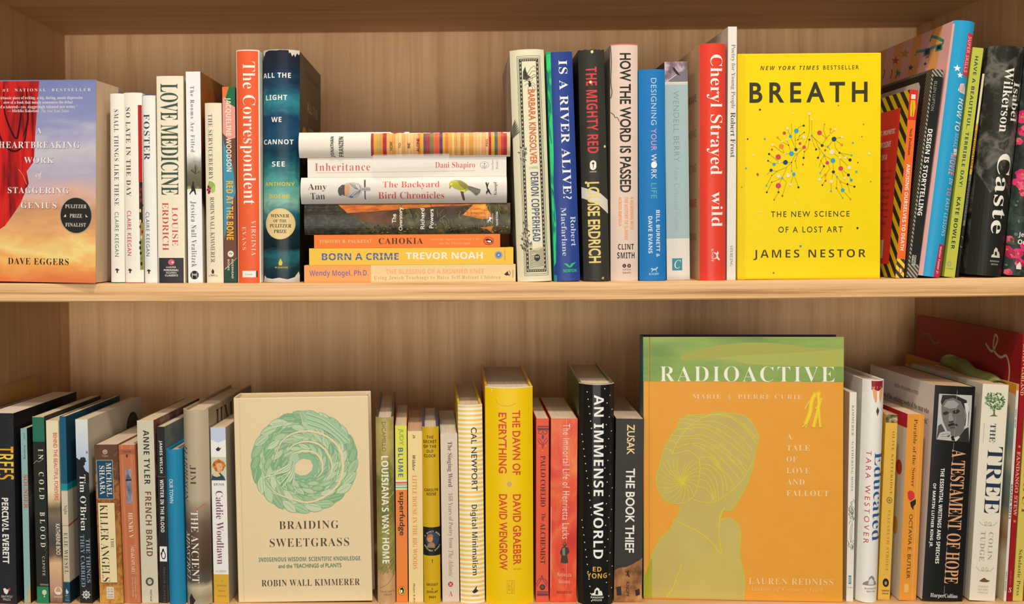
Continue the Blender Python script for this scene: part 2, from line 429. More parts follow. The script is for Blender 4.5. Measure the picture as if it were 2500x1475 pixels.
def grove(b, cx, cy, r, col):
    b.poly([(cx+x*r, cy+y*r) for x, y in ((-.25, 1), (-.2, .1), (-1, -.2), (-.5, -.45), (-.55, -1), (-.1, -.6), (.2, -1), (.35, -.5), (1, -.35), (.6, .05), (.3, .2), (.35, 1))], col)

# ================================================================ upper shelf, left to right
# painted cover: red curtain against a sunset sky
B = PB('worn paperback facing out at the far left with a red curtain and sunset sky cover', (-84, 236, 196.5, -84, 229, 692), mode='face', t=.052, yaw=-.105, widen=1.055, pages=PAGES('cfb393', 'a98c6c'),
       front=ZR('sunset_sky', .213, [(.0, 'e07a48'), (.10, 'f0a85a'), (.17, 'f8d68a'), (.24, 'e8b070'), (.34, 'c8906a'), (.42, 'd8b0a0'), (.55, 'b0a8c0'), (.66, 'c4c0cc'), (.78, '8f94bf'), (1, '6f7db4')], .34, (14, 14, 34), detail=6), spine='b8b0c0')
red = NR('red_curtain', (0, 110, 12), [(.30, '4a1114'), (.44, '9a1a1c'), (.52, 'c81f1f'), (.62, 'd42a22'), (.75, '7a1518')], 3, dist=.6)
B.poly([(-82, 199), (98, 199), (94, 250), (88, 320), (84, 395), (66, 420), (71, 450), (50, 500), (30, 530), (12, 555), (0, 563), (-82, 580)], red)
for pts in ([(10, 215), (14, 280), (40, 340), (50, 300), (58, 225)], [(2, 250), (0, 330), (30, 370), (60, 350), (72, 260)], [(66, 215), (70, 290), (58, 335)]):
    B.curve(pts, 5, '3c1012', taper=True)
B.curve([(46, 415), (56, 428), (66, 452)], 1.6, 'd88a4a')
B.t_('#1  NATIONAL  BESTSELLER', 8, 217, 223, 225, 'e8e4e8', 'r', sp=1.5)
for tx, y, x1, x0 in (('\u201c A virtuosic piece of writing, a big, daring, manic-depressive', 241, 203, -14), ('stew of a book that noisily announces the debut', 252, 179, 10), ('of a talented\u2014yes, staggeringly talented new writer.\u201d', 263, 190, 0)):
    B.t_(tx, x0, y-5, x1, y+4.5, 'e4e0e4', 'r', wt=.004)
B.t_('\u2014 Michiko Kakutani,', 20, 268, 98, 276, 'e4e0e4', 'r', wt=.004); B.t_('The New York Times', 102, 268, 170, 276, 'e4e0e4', 'i')
for tx, x0, x1, y0, y1 in (('A', 90, 103, 313, 327), ('HEARTBREAKING', -2, 195, 347, 363), ('WORK', 60, 132, 385, 400), ('STAGGERING', 20, 168, 459, 474), ('GENIUS', 52, 138, 496, 511)):
    B.t_(tx, x0+.8, y0+1, x1+.8, y1+1, '6a5a66', 'r', sp=1.15); B.t_(tx, x0, y0, x1, y1, 'f0ecec', 'r', sp=1.15)
B.t_('of', 88, 421, 104, 438, 'f0ecec', 'i')
B.ell(184.5, 527, 38.5, 44.5, 'a8a4a4', n=40); B.ell(184.5, 527, 37, 43, '2c2a26', n=40)
for tx, x0, x1, y in (('PULITZER', 159, 210, 505), ('PRIZE', 169.5, 199, 528), ('FINALIST', 159, 208, 550)): B.t_(tx, x0, y-4.5, x1, y+4.5, 'd8d2c6', 'R', sp=1.1)
B.poly([(155, 531), (161, 531), (160, 524)], 'd8d2c6'); B.poly([(207, 524), (208, 531), (213, 531)], 'd8d2c6')
B.t_('DAVE EGGERS', 20, 633, 166, 649, '2a2220', 'r', sp=1.12)
B.done()

B = HC('slim white hardcover with a green foot edge beside the sunset-cover paperback', (269, 301, 229, 272, 306.5, 692), dep=.125, spine='efebe0', rough=.5, b=.002)
B.t_('SMALL THINGS LIKE THESE', 280, 268, 291, 502, '4a4a4c', 'r', sp=1.25); B.t_('CLAIRE KEEGAN', 282, 518, 292, 627, '2f7a58', sp=1.15); grove(B, 288, 661, 6, '33332f')
B.full(690, 693, '1d6a4a'); B.done()
B = HC('white hardcover whose spine edge shows a red strip, second of three slim white hardcovers', (302, 348, 227, 307, 352.5, 692.5), dep=.125, spine='efece0', rough=.5, b=.0025)
B.rect(340, 257, 348.5, 445, 'b3201e'); B.rect(342, 445, 350, 545, '3a1c14'); B.rect(344, 545, 352, 660, '8a8648')
for k in range(16): B.ell(346+.03*k+random.uniform(-2, 3), 450+k*13, 2.2, 4.5, random.choice(['8a2a18', '1c1a12', '6a7a34', 'c8c08a']))
B.t_('SO LATE IN THE DAY', 309, 263, 321.5, 480, '55504a', 'r', sp=1.2); B.t_('CLAIRE KEEGAN', 312, 515, 323, 625, 'cf3f4a', sp=1.15); grove(B, 319.5, 662, 6, '33332f'); B.full(691, 693, 'a03030'); B.done()
B = HC('slim white hardcover with blue showing at its top edge', (348.5, 382, 232, 354.5, 386, 692), dep=.125, spine='edece6', rough=.5, b=.002)
B.full(230, 233.5, '2a56a8'); B.t_('FOSTER', 352, 279, 369, 391, '3a4458', 'r', wt=.003, sp=1.15); B.t_('CLAIRE KEEGAN', 357.5, 518, 367.5, 626, '4a5c80', sp=1.15); grove(B, 365, 663, 6, '33332f'); B.done()

B = PB('cream paperback with dark green patterned slab letters and a black base block', (382, 452, 186, 387, 453, 691.5), spine='eee4cc', b=.0012)
snake = NR('scale_print', (700, 700, 700), [(.40, '1f3a30'), (.5, '3f6a55'), (.60, '55303a')], 2)
B.t_('LOVE MEDICINE', 393, 205, 439, 476, snake, 'R', wt=.012, res=5)
B.t_('ERDRICH', 397.5, 494, 413.5, 612, 'c8564e', 'r'); B.t_('LOUISE', 422, 506, 437, 600, 'c8564e', 'r')
B.rect(388.5, 630, 450, 691.6, '33343a'); B.ell(420, 640.5, 8, 7, 'e0607c'); B.ell(423, 641, 2.5, 2.3, 'f4e4e0')
for tx, x0, x1, y, ft in (('HARPER', 407, 432, 653, 's'), ('PERENNIAL', 401, 438, 660, 'S'), ('MODERN', 407, 432, 666.5, 's'), ('CLASSICS', 404, 436, 673, 'S')): B.t_(tx, x0, y-2.3, x1, y+2.3, 'e8e6e0', ft, o='h')
B.done()

B = PB('white paperback showing a running figure and bare trees mid spine, sunset front cover', (455, 490, 175, 460, 496.5, 691.5), spine='f2f0f0', dep=.14,
       front=ZR('dusk_tree', .22, [(0, 'd8cdb8'), (.30, 'c9bda4'), (.36, '6a5018'), (.40, '2a1a10'), (.60, '3a1c10'), (.72, '8a3a14'), (.85, '9a5420'), (1, '8f5a2c')], .22, (40, 60, 60)))
B.full(372, 462, ZR('bare_trees', .22, [(.40, '9a9a30'), (.44, 'b0a83a'), (.46, '5a5440'), (.52, '6a6450'), (.57, '9a948c'), (.62, 'efedea')], .06, (220, 220, 160)))
for k in range(16):
    a = random.uniform(-1.2, 1.2); B.line([(478, 425), (478+13*math.sin(a), 425-26*random.uniform(.5, 1)*math.cos(a))], .7, '4a3a30')
B.rect(460, 461, 493, 466, 'e9e7e4')
B.poly([(471, 446), (474, 447), (475, 455), (478, 463), (480, 475), (477.5, 475), (474, 466), (470, 468), (464, 475), (463, 473), (468, 464), (468, 456), (470, 451)], '22221c'); B.ell(472.6, 445.5, 2, 2.6, '2a241e')
B.t_('The Rooms Are Filled', 466.5, 210, 476, 371, '7a7674', 'r', sp=1.3); B.t_('Jessica Null Vealitzek', 466, 491, 480.5, 652, '6a6664', 'r', sp=1.25)
B.ell(475.5, 672, 10.5, 10.5, '20201e', n=32); B.rect(469, 665, 482, 679, 'e8e6e2'); B.rect(470.2, 664, 480.8, 680, '20201e'); B.t_('swp', 471, 669, 480, 675, 'e8e6e2', 'S', o='h'); B.done()

B = HC('small cream hardcover with a red berry and green leaf on its spine', (500, 542, 252, 505.5, 547, 691), dep=.115, spine='ebe2c8', rough=.55, b=.0022)
B.t_('THE SERVICEBERRY', 510, 279, 521, 439, '6e6656', 'r', sp=1.12); B.t_('ROBIN WALL KIMMERER', 515, 481, 526, 641, '6e6656', 'r')
B.poly(leaf(519, 452, 26, 15, .9), '93b552'); B.poly(leaf(522, 463, 18, 11, 1.8), 'a9c46a'); B.poly(leaf(513, 451, 14, 9, -.6), '9fbe62')
for x, y, c in ((510, 456, '8f2348'), (508, 463, 'a32b55'), (513, 467, '7c1f3e'), (514, 460, 'b0365c'), (511, 470, '94264c')): B.ell(x, y, 3.2, 3.4, c)
B.poly([(521, 656), (525, 662), (524, 668), (519, 668), (518, 662)], '3a342a'); B.line([(516, 670), (521, 672), (526, 670)], 1, '3a342a'); B.t_('SCRIBNER', 510, 671, 534, 675, '8a8068', 'r', o='h'); B.done()

B = PB('paperback with orange, green, pink, teal and brown angular colour blocks', (542, 576, 212, 548, 580, 690), spine='6e4438', dep=.125)
B.poly([(541.5, 211), (560, 211), (549, 245), (543, 236)], 'e8703a'); B.poly([(560, 211), (576, 211), (576.5, 262), (549, 245)], '1f6b45')
B.poly([(543, 236), (549, 245), (576.5, 262), (577, 336), (560, 340), (543.5, 325)], 'e39a92')
B.poly([(543.4, 325), (546, 345), (570, 405), (577, 470), (566, 500), (547, 585)], '3f8fae'); B.poly([(580, 630), (580, 690), (548, 690), (549, 658)], '1f4a38'); B.line([(580, 629), (549, 657)], 1.4, 'd8d0c0')
B.t_('JACQUELINE WOODSON', 549, 238, 566, 418, 'eee0c4', 'S'); B.t_('RED AT THE BONE', 553, 441, 571, 585, 'edb02e', 'S', wt=.006)
B.ell(564, 619, 7.8, 7.8, 'e8e0d0', n=28); B.curve([(560, 620), (562.5, 616.5), (565, 620), (568, 617)], 1.2, '3a3a3a')
B.t_('RIVERHEAD', 566, 632, 571, 679, 'd8ccb8', 'S'); B.t_('BOOKS', 556, 632, 561, 659, 'd8ccb8', 'S'); B.done()

B = HC('tall orange hardcover with flowing white serif title beside the dark sea-storm hardcover', (577, 638, 123, 581.5, 638.5, 692), spine='ea6238', front='f0ece4', back='f0ece4', rough=.38, b=.004)
B.rect(576.5, 122, 580.8, 692, 'efe6dc'); B.rect(635.5, 124, 639, 692, 'efe6dc'); B.full(121, 126, 'efd8cc')
B.t_('The Correspondent', 587.5, 152, 628.5, 500, 'faf0e8', 'r', wt=-.001, res=5)
B.t_('VIRGINIA', 616.5, 539, 628, 625, 'f4d0bc', 'r', sp=1.2); B.t_('EVANS', 593.5, 554, 603.5, 611, 'f4d0bc', 'r', sp=1.2)
B.rect(594, 662, 628, 678, 'f2ece6'); B.rect(626.5, 662, 631, 678, '2a2422'); B.t_('Crown', 601, 668, 619, 673, '8a8480', 'r', o='h'); B.done()

sea = ZR('storm_sea', .235, [(0, '0c1820'), (.06, '17323c'), (.12, '24616a'), (.16, '0e1c24'), (.24, '12303a'), (.30, '2a6a78'), (.36, '88b8a8'), (.44, '4f9a96'), (.52, '1f5a6a'), (.60, '123448'), (.66, '1d4a66'), (.74, '1b3c5c'), (.80, '2f8390'), (.87, '23506a'), (.93, '1c2c40'), (1, '202634')], .20, (32, 30, 60), detail=7, rough=.3)
B = HC('thick dark teal hardcover with a torn jacket, painted sea and gold seal', (643.5, 735, 124, 644, 733, 688.5), spine=sea, dep=.157, yf=.012, rough=.3, b=.008, pages=PG,
       front=ZR('storm_front', .235, [(0, '1a1a16'), (.5, '2a2620'), (.7, '332c22'), (.82, '3c3a24'), (.9, '2f3c2c'), (1, '24221c')], .2, (30, 24, 30), rough=.35), wear=.0012)
for tx, x0, x1, y0, y1 in (('ALL THE', 642.5, 715, 180, 192), ('LIGHT', 651, 706, 233.5, 246), ('WE', 666, 692, 287, 299), ('CANNOT', 645, 720.5, 341, 353), ('SEE', 667.6, 700, 394.5, 407)): B.t_(tx, x0, y0, x1, y1, 'f4f2ea', 'S', o='h', sp=1.1)
B.t_('ANTHONY', 649, 444.5, 723, 454, 'd8c43c', 'S', o='h', sp=1.1); B.t_('DOERR', 661, 474.5, 712, 484.5, 'd8c43c', 'S', o='h', sp=1.1)
B.ell(687.5, 545.7, 37, 38, 'd8b878', n=48, rough=.3); B.ell(687.5, 545.7, 35.6, 36.6, 'e2c990', n=48, rough=.3)
for tx, x0, x1, y, hh in (('WINNER', 664, 710, 526.5, 8), ('OF THE', 671, 704, 538.7, 7), ('PULITZER', 661.5, 715, 550.8, 8.5), ('PRIZE', 672.5, 704, 564, 8)): B.t_(tx, x0, y-hh/2, x1, y+hh/2, '3a2c1a', 'R', o='h')
B.poly([(689, 630), (694, 640), (692, 647), (685, 647), (684, 640)], 'd8c43c'); B.t_('SCRIBNER', 675, 650, 707, 654, 'c8b440', 'R', o='h')
B.poly([(709, 123), (738, 123), (739, 131), (733, 135), (729, 131), (725, 141), (722, 134), (718, 140), (714, 130), (711, 133)], 'd8cfc4')
B.poly([(643, 124), (710, 123), (708, 125.5), (690, 124.8), (680, 126.5), (660, 125.5), (650, 129), (645, 140), (644, 135)], 'c8c0b6')
B.poly([(644, 690), (647, 672), (653, 678), (668, 680), (685, 677), (706, 681), (722, 676), (731, 662), (736, 670), (740, 665), (740, 690)], 'd0cac0')
B.t_('THE NEW YORK TIMES BESTSELLER', .08, .055, .92, .085, '7a6a2a', 'S', f='F', frac=True); B.t_('ALL THE', .32, .19, .82, .235, 'b0a690', 'S', f='F', frac=True); B.t_('LIGHT', .40, .305, .76, .35, 'b0a690', 'S', f='F', frac=True)
B.ell(.2, .40, .14, .085, 'a07c40', 'F', True); B.done()

# ---------------------------------------------------------------- the flat stack, bottom to top
zs = zshelf(at(1000, 690).x, 'u')
def FL(fn, label, q, **k):
    global zs
    b = fn(label, q, mode='flat', zb=zs, group=GS, **k); zs = b.ztop+.00015; return b
B = FL(PB, 'orange and tan paperback at the bottom of the flat stack', (743, 1259, 648.5, 691.5), spine='e8cb96', dep=.14)
B.rect(743, 648, 906, 692, 'efa15c'); B.t_('Wendy Mogel, Ph.D.', 756, 660, 899, 678.5, '6d5f9a', 's', wt=.008); B.t_('THE BLESSING OF A SKINNED KNEE', 943, 659, 1182, 670.5, 'efa872', 'S')
B.t_('Using Jewish Teachings to Raise Self-Reliant Children', 913.5, 675, 1222.6, 686.5, 'b09a74', 'r', sp=1.15)
B.poly([(1231, 673), (1240, 665), (1241, 671), (1244, 675), (1236, 676)], '2a241c'); B.curve([(1243, 664), (1246, 670), (1243, 677)], 1.2, '2a241c'); B.t_('FIRESIDE', 1251, 662, 1254, 681, '7a6a50', 's', o='u'); B.done()
B = FL(PB, 'yellow paperback second from the bottom of the flat stack', (755, 1253.5, 606, 647), spine='f0bf3a', dep=.13, rough=.34)
B.t_('BORN A CRIME', 786, 618, 974, 635, '4b5f9e', 'S'); B.t_('TREVOR NOAH', 991.5, 617, 1179, 634, 'efe9d8', 'S', wt=.008); B.line([(757, 627), (1250, 625)], .7, 'f6dc8a')
B.ell(1217.5, 624.5, 9.5, 9.5, '8f9cb8', n=30); B.ell(1217.5, 624.5, 6, 6, '5a78a8', n=24); B.ell(1217.5, 624.5, 2, 2, 'e8e0c0'); B.t_('SPIEGEL & GRAU', 1231, 612, 1234, 637, 'a8842c', 's', o='u'); B.done()
B = FL(PB, 'thin bright orange paperback with a small oval penguin in the flat stack', (767, 1221, 572, 604.5), spine='f07c2e', dep=.13)
B.t_('TIMOTHY R. PAUKETAT', 780, 584, 908, 592, 'f6c08a', 'R', sp=1.1); B.t_('CAHOKIA', 925, 580.5, 1032.5, 595, '3a2014', 'r', sp=1.15, wt=.004)
B.t_("Ancient America's Great City", 1051, 581, 1171, 588.5, 'f0a868', 'R'); B.t_('on the Mississippi', 1074, 591, 1148, 598.5, 'f0a868', 'R')
B.ell(1193, 589, 12.5, 9.8, '4a2414', n=30); B.ell(1193, 589, 11.3, 8.8, 'e86a24', n=30); B.poly([(1184, 586), (1190, 583), (1200, 587), (1203, 591), (1196, 595), (1188, 594), (1190, 590)], '1c1612'); B.poly([(1190, 588), (1199, 589), (1198, 593), (1191, 592)], 'f0e8da'); B.done()
forest = NR('forest_floor', (120, 60, 120), [(.30, '1f1c16'), (.44, '3e3a24'), (.52, '4a4430'), (.62, '5c5230'), (.74, '7a6a36')], 9, rough=.3)
B = FL(PB, 'thick paperback with a dark forest and orange light print in the flat stack', (744, 1246, 496, 571), spine=forest, dep=.14, rough=.28, b=.003)
org = NR('forest_light', (300, 60, 60), [(.30, '7a3a1c'), (.48, 'b8602a'), (.62, 'd07830')], 5)
B.poly([(744, 497), (826, 497), (850, 519), (878, 536), (890, 548), (868, 570), (744, 570)], NR('forest_dark', (320, 200, 200), [(.3, '26241e'), (.5, '36332a'), (.66, '4c4a38'), (.8, '6a5a3a')], 8, rough=.28))
B.poly([(826, 497.5), (1190, 497.5), (1160, 501), (1080, 503), (990, 509), (910, 515), (850, 518.5)], org)
B.poly([(850, 520), (910, 516), (985, 511), (990, 530), (985, 552), (930, 545), (890, 540)], NR('forest_trunk', (60, 220, 40), [(.3, '33241c'), (.5, '5a3a26'), (.7, '7a4a28')], 6))
B.poly([(1158, 498), (1186, 498), (1193, 515), (1204, 533), (1178, 535), (1158, 531), (1130, 525), (1145, 510)], NR('forest_sun', (300, 60, 60), [(.3, 'a85a20'), (.5, 'd88434'), (.66, 'efa444')], 4)); B.poly([(1170, 556), (1205, 552), (1200, 560), (1207, 569), (1200, 568), (1190, 560)], 'd88434')
B.poly([(1030, 508), (1155, 500), (1120, 530), (1060, 540), (1028, 535)], NR('forest_shade', (200, 90, 60), [(.3, '2a221c'), (.6, '4a3c30')], 6))
for k in range(46):
    x = random.uniform(960, 1235); y = random.uniform(505, 566); B.curve([(x, y), (x+random.uniform(-6, 6), y-8), (x+random.uniform(-10, 10), y-18)], 1.0, random.choice(['6f6a34', '8a7a38', '2a2618', '93863e']), layer=20)
for k in range(80):
    x = random.uniform(895, 1240); y = random.uniform(548, 568); B.ell(x, y, random.uniform(1.2, 3), random.uniform(1, 2), random.choice(['a8863a', '6f6a34', '8f5a2a', '2a2618']), n=6, layer=21)
for tx, x0, x1, y0, y1 in (('The', 958, 968, 521, 543), ('Overstory', 974, 986, 505, 562), ('Richard', 1027, 1037, 508, 558.5), ('Powers', 1049, 1059, 510, 556.5)): B.t_(tx, x0, y0, x1, y1, 'f4ece0', 's', o='u', wt=.012)
B.rect(1189, 521, 1190, 546, 'd8cfc0'); B.rect(1202, 521, 1203, 546, 'd8cfc0'); B.poly([(1192, 522), (1195, 529), (1201, 533), (1199, 536), (1196, 537), (1201, 543), (1197, 541), (1194, 538), (1192, 545), (1191, 540), (1194, 535), (1195, 531)], 'f0ece4')
B.t_('NORTON', 1211, 518, 1216, 551, 'e8e0d2', 'S', o='u'); B.done()
B = FL(HC, 'pale grey hardcover with two painted birds on its spine in the flat stack', (736, 1237, 429, 493.5), spine='dad3cb', rough=.36, b=.006)
B.t_('Amy', 754, 444, 800, 463.5, '4a4642', 'r'); B.t_('Tan', 760, 467, 795, 482.5, '4a4642', 'r'); B.t_('The Backyard', 936, 440, 1074, 459, 'd8565a', 'r', wt=-.001); B.t_('Bird Chronicles', 925, 465.5, 1085, 482.5, 'd04e54', 'r')
bx = lambda pts: [(810+x/5.682, 425+y/5.682) for x, y in pts]
B.poly(bx([(95, 220), (105, 170), (150, 130), (220, 100), (300, 92), (380, 105), (430, 150), (440, 200), (420, 250), (370, 295), (300, 315), (240, 305), (190, 280), (150, 285), (120, 280)]), 'b9b3ad')
B.poly(bx([(95, 220), (105, 170), (150, 130), (190, 130), (190, 280), (160, 285), (155, 262), (135, 280), (115, 275)]), '4f4a52'); B.poly(bx([(195, 135), (250, 120), (262, 170), (250, 240), (225, 285), (192, 275), (188, 200)]), 'cf9a6a')
for k in range(6): B.line(bx([(260+k*28, 110+k*6), (330+k*16, 180), (400, 195)]), .9, random.choice(['5a6a7c', '3f4a58', 'e8e4de'])); B.line(bx([(250+k*26, 295-k*8), (330+k*14, 235), (410, 200)]), .9, random.choice(['5a6a7c', '3f4a58', 'e8e4de']))
B.poly(bx([(240, 285), (300, 280), (310, 300), (270, 312)]), '5a82b0'); B.poly(bx([(455, 60), (478, 58), (480, 130), (478, 320), (488, 330), (465, 330), (462, 200)]), '4a463e'); B.poly(bx([(410, 175), (500, 160), (545, 170), (548, 210), (510, 215), (420, 205)]), 'a9a6a4'); B.line(bx([(430, 190), (540, 195)]), .8, '5a5a60')
B.poly(bx([(1635, 190), (1632, 120), (1660, 85), (1720, 68), (1790, 75), (1850, 105), (1900, 155), (1950, 180), (1940, 212), (1880, 215), (1840, 240), (1780, 215), (1700, 185), (1660, 150)]), 'a9a83a')
B.poly(bx([(1740, 80), (1800, 80), (1880, 140), (1900, 190), (1840, 200), (1780, 150)]), '82803c'); B.poly(bx([(1640, 120), (1680, 110), (1670, 160), (1650, 150)]), 'd8cc48'); B.poly(bx([(1780, 215), (1850, 210), (1845, 240), (1800, 232)]), 'e0d83c')
B.poly(bx([(1890, 150), (1960, 170), (2068, 205), (2055, 250), (2005, 292), (1940, 235), (1890, 200)]), '77736a'); B.line(bx([(1900, 165), (2050, 215)]), .8, '4a4a46'); B.line(bx([(1900, 190), (2020, 270)]), .8, '4a4a46'); B.line(bx([(1660, 150), (1640, 190)]), 1.2, '4a4438')
B.poly(bx([(1785, 225), (1830, 235), (1835, 280), (1850, 350), (1825, 355), (1805, 300)]), '5f5434')
B.poly(bx([(2130, 110), (2150, 105), (2155, 135), (2165, 120), (2185, 102), (2170, 140), (2160, 180), (2190, 220), (2195, 245), (2220, 280), (2190, 262), (2165, 238), (2155, 260), (2145, 275), (2138, 240), (2155, 215), (2145, 165)]), '2a2622')
B.t_('Knopf', 1205, 442, 1214.5, 475, '6a645c', 'r', o='u'); B.done()
B = FL(PB, 'white paperback with thin red serif title in the flat stack', (751, 1236.5, 380, 427.5), spine='e9e3da', dep=.135)
B.t_('Inheritance', 769, 392.5, 904, 411.5, 'd2605c', 'r', sp=1.12); B.t_('Dani Shapiro', 1063, 391.5, 1160, 410, 'd2605c', 'r'); B.line([(771, 416), (1160, 413.5)], .8, 'd8a8a0')
B.ell(1183, 399.7, 10.5, 8.5, '8a847c', n=28); B.ell(1183, 399.7, 9.7, 7.7, 'e9e3da', n=28); B.line([(1183, 394), (1183, 405)], 1, '6a645c'); B.curve([(1178, 401), (1180, 404.5), (1183, 405.5), (1186, 404.5), (1188, 401)], 1, '6a645c'); B.line([(1180, 396.5), (1186, 396.5)], 1, '6a645c')
B.t_('Anchor', 1200, 386, 1205, 413, 'a8a098', 'r', o='u'); B.t_('Books', 1211, 388, 1216, 410, 'a8a098', 'r', o='u'); B.done()
B = FL(HC, 'hardcover with many coloured stripes on its spine, topmost of the flat stack', (731, 1245.5, 316.5, 378.5), spine='e6dfd2', front='7a2a2a', rough=.4, b=.005)
cols = 'a23c3a e0a03c a8b070 e88a3c a82f34 e8a860 e0a85c d89a48 ecb878 f0c48a d8a060 eab070 f0bc80 e8b878 e8a870 e07c3c e0a238 6a4a5c a83a3c 7a7a50 d86a40 d85c3a 5a4468 e0a238 d87a3c e0a04a f0bc78 d89a48 e0ac6c c8843c f0b878 e8b070 d8983c eab070 f0b478 f0bc88 e8a870 f0b880 a83030 e0a03c 4a6a58 e0783c c84038 a82f34 d8b890'.split()
xs = [907]+sorted(random.Random(4).uniform(911, 1240) for _ in range(len(cols)-1))+[1245]
xs = [907+i*338/len(cols)+(0 if i in (0, len(cols)) else random.Random(i).uniform(-1.6, 1.6)) for i in range(len(cols)+1)]
for i, c in enumerate(cols): B.rect(xs[i], 319.5+random.Random(i+9).uniform(-1, 2), xs[i+1], 375, c); B.line([(xs[i], 321), (xs[i], 375)], .4, '8a5a34')
B.poly([(953, 316.6), (990, 316.6), (985, 319), (975, 318), (965, 320.5)], 'a02c30'); B.rect(1000, 316.6, 1245, 318.5, '6e1f28')
for tx, x0, x1, y0, y1, ft in (('JONATHAN', 808.5, 819, 327, 377, 'S'), ('FRANZEN', 829, 840, 328, 376, 'S')): B.t_(tx, x0, y0, x1, y1, '2e2c2a', ft, o='u', wt=-.006)
for tx, x0, x1, y0, y1 in (('HOW', 953, 959.5, 341, 362), ('TO', 974, 980, 344, 357), ('BE', 996, 1002, 344, 357), ('ALONE', 1018, 1025, 333, 366), ('FSG', 1186, 1191, 337, 354)): B.t_(tx, x0, y0, x1, y1, '3a2c1e', 's', o='u', wt=.008)
B.done()
# clear jacket film hanging from the topmost book
bm = bmesh.new(); m, t, b = newmat('clear_film'); b.inputs['Base Color'].default_value = (.86, .85, .86, 1); b.inputs['Alpha'].default_value = .16; b.inputs['Roughness'].default_value = .25
pts = [(909.5, 378), (1097, 375), (1096, 388), (1040, 398), (970, 408), (920, 415), (914, 412)]
vs = [bm.verts.new(B.mat.inverted() @ at(x, y, -.0062-.0003*max(0, y-380)/10)) for x, y in pts]; bm.faces.new(vs)
r = bmesh.ops.extrude_face_region(bm, geom=bm.faces[:]); bmesh.ops.translate(bm, vec=(0, .0002, 0), verts=[v for v in r['geom'] if isinstance(v, bmesh.types.BMVert)])
bmesh.ops.recalc_face_normals(bm, faces=bm.faces); f_ = link('jacket_film', bm, [m], B.root); f_['label'] = 'clear plastic film hanging over the white spine below'

# ---------------------------------------------------------------- upright books right of the stack
ink = '3a3830'
B = HC('cream hardcover with an engraved black frame, spider and mountain, leaning on the stack', (1244, 1331, 125, 1264, 1348, 688), spine='e6dfc0', rough=.45, b=.007, back='d8d0b4')
def fr(x0, y0, x1, y1, wd, c):   # frame drawn along the leaning spine
    for a in (((x0, y0), (x1, y0)), ((x0, y1), (x1, y1))): B.line([a[0], a[1]], wd, c)
def lx(u, y): return 1244+(1264-1244)*(y-125)/563+u
def L(u0, y0, u1, y1, wd, c=ink): B.line([(lx(u0, y0), y0), (lx(u1, y1), y1)], wd, c)
for u0, u1, ya, yb in ((17, 76, 141, 673), (19.5, 73.5, 145, 669)):
    L(u0, ya, u1, ya, .8); L(u0, yb, u1, yb, .8); L(u0, ya, u0, yb, .8); L(u1, ya, u1, yb, .8)
for u in (25, 68): L(u, 148, u, 664, 6.5, '45423a')
for y in (150.5, 661.5): L(22, y, 71, y, 6, '45423a')
for k in range(50):
    y = 158+k*10.2
    for u in (25, 68): B.ell(lx(u, y), y, 1.5, 2.6, 'cfc9ac', n=8, layer=12)
for k in range(8):
    for y in (150.5, 661.5): B.ell(lx(27+k*5.5, y), y, 1.8, 1.3, 'cfc9ac', n=8, layer=12)
M1 = lambda u, y: (lx(u, y), y)
B.poly([M1(30, 197), M1(31, 178), M1(36, 168), M1(39, 178), M1(44, 188), M1(50, 192), M1(40, 199)], '4a473c'); B.poly([M1(34, 190), M1(37, 164), M1(40, 190)], '33322a')
for a in ([(40, 186), (52, 170), (60, 165), (64, 172)], [(44, 190), (54, 178), (63, 178)], [(48, 194), (58, 186), (64, 188)], [(34, 202), (50, 196), (64, 190)]): B.line([M1(u, y) for u, y in a], 1, '5a574a')
B.ell(*M1(47, 210), 3.5, 6, '2c2a24'); B.ell(*M1(46, 203), 2.4, 2.6, '2c2a24')
for a in ([(47, 205), (40, 200), (33, 202)], [(47, 207), (39, 208), (34, 213)], [(48, 206), (54, 198), (55, 192)], [(48, 208), (56, 206), (62, 212)], [(47, 211), (42, 218), (43, 226)], [(48, 211), (54, 218), (53, 230)], [(48, 210), (58, 213), (62, 224)]): B.line([M1(u, y) for u, y in a], .7, '2c2a24')
B.t_('BARBARA KINGSOLVER', 1291.5, 222, 1309.5, 403, 'd06a3c', 's', wt=.016); B.t_('A NOVEL', 1291, 408, 1315, 414, '8aa080', 'r', o='h')
B.t_('DEMON COPPERHEAD', 1297.5, 422, 1317, 590, '44557a', 's', wt=.014)
for cx, cy, n, sc in ((24, 372, 14, 13), (24, 392, 10, 10), (21, 575, 16, 16), (24, 592, 18, 18), (30, 604, 12, 14), (22, 550, 9, 11), (16, 605, 8, 9)):
    for k in range(n):
        a = random.uniform(0, 6.28); r_ = random.uniform(.2, 1)*sc; p = M1(cx+r_*math.cos(a)*.8, cy+r_*math.sin(a)); B.poly(leaf(p[0], p[1], 9, 3, random.uniform(-1, 1)+1.2), random.choice(['4a473c', '6a675a', '7c7866', 'c8c2a6']), layer=14+k % 3)
B.poly([M1(30, 612), M1(50, 606), M1(66, 604), M1(66, 656), M1(30, 658)], 'c9c2a2')
for k in range(12): B.curve([M1(30, 615+k*3.6), M1(42, 611+k*3.6+random.uniform(-2, 2)), M1(54, 613+k*3.4), M1(66, 607+k*3.8)], .8, '5a574a')
B.ell(*M1(49, 630), 7.2, 8.6, '33312a'); B.ell(*M1(46.7, 628), 1.8, 2.4, 'b8b296'); B.ell(*M1(51.3, 628), 1.8, 2.4, 'b8b296')
for a in ([(.03, .06), (.1, .1), (.1, .5), (.16, .9)], [(.12, .08), (.2, .5), (.14, .95)], [(.2, .12), (.3, .6)]): B.curve([(1-u, v) for u, v in a], .008, '6a6656', 'K', True)
for k in range(14): B.poly(leaf(1-random.uniform(.02, .2), random.uniform(.35, .98), .1, .02, random.uniform(.5, 2.4)), '5a574a', 'K', True)
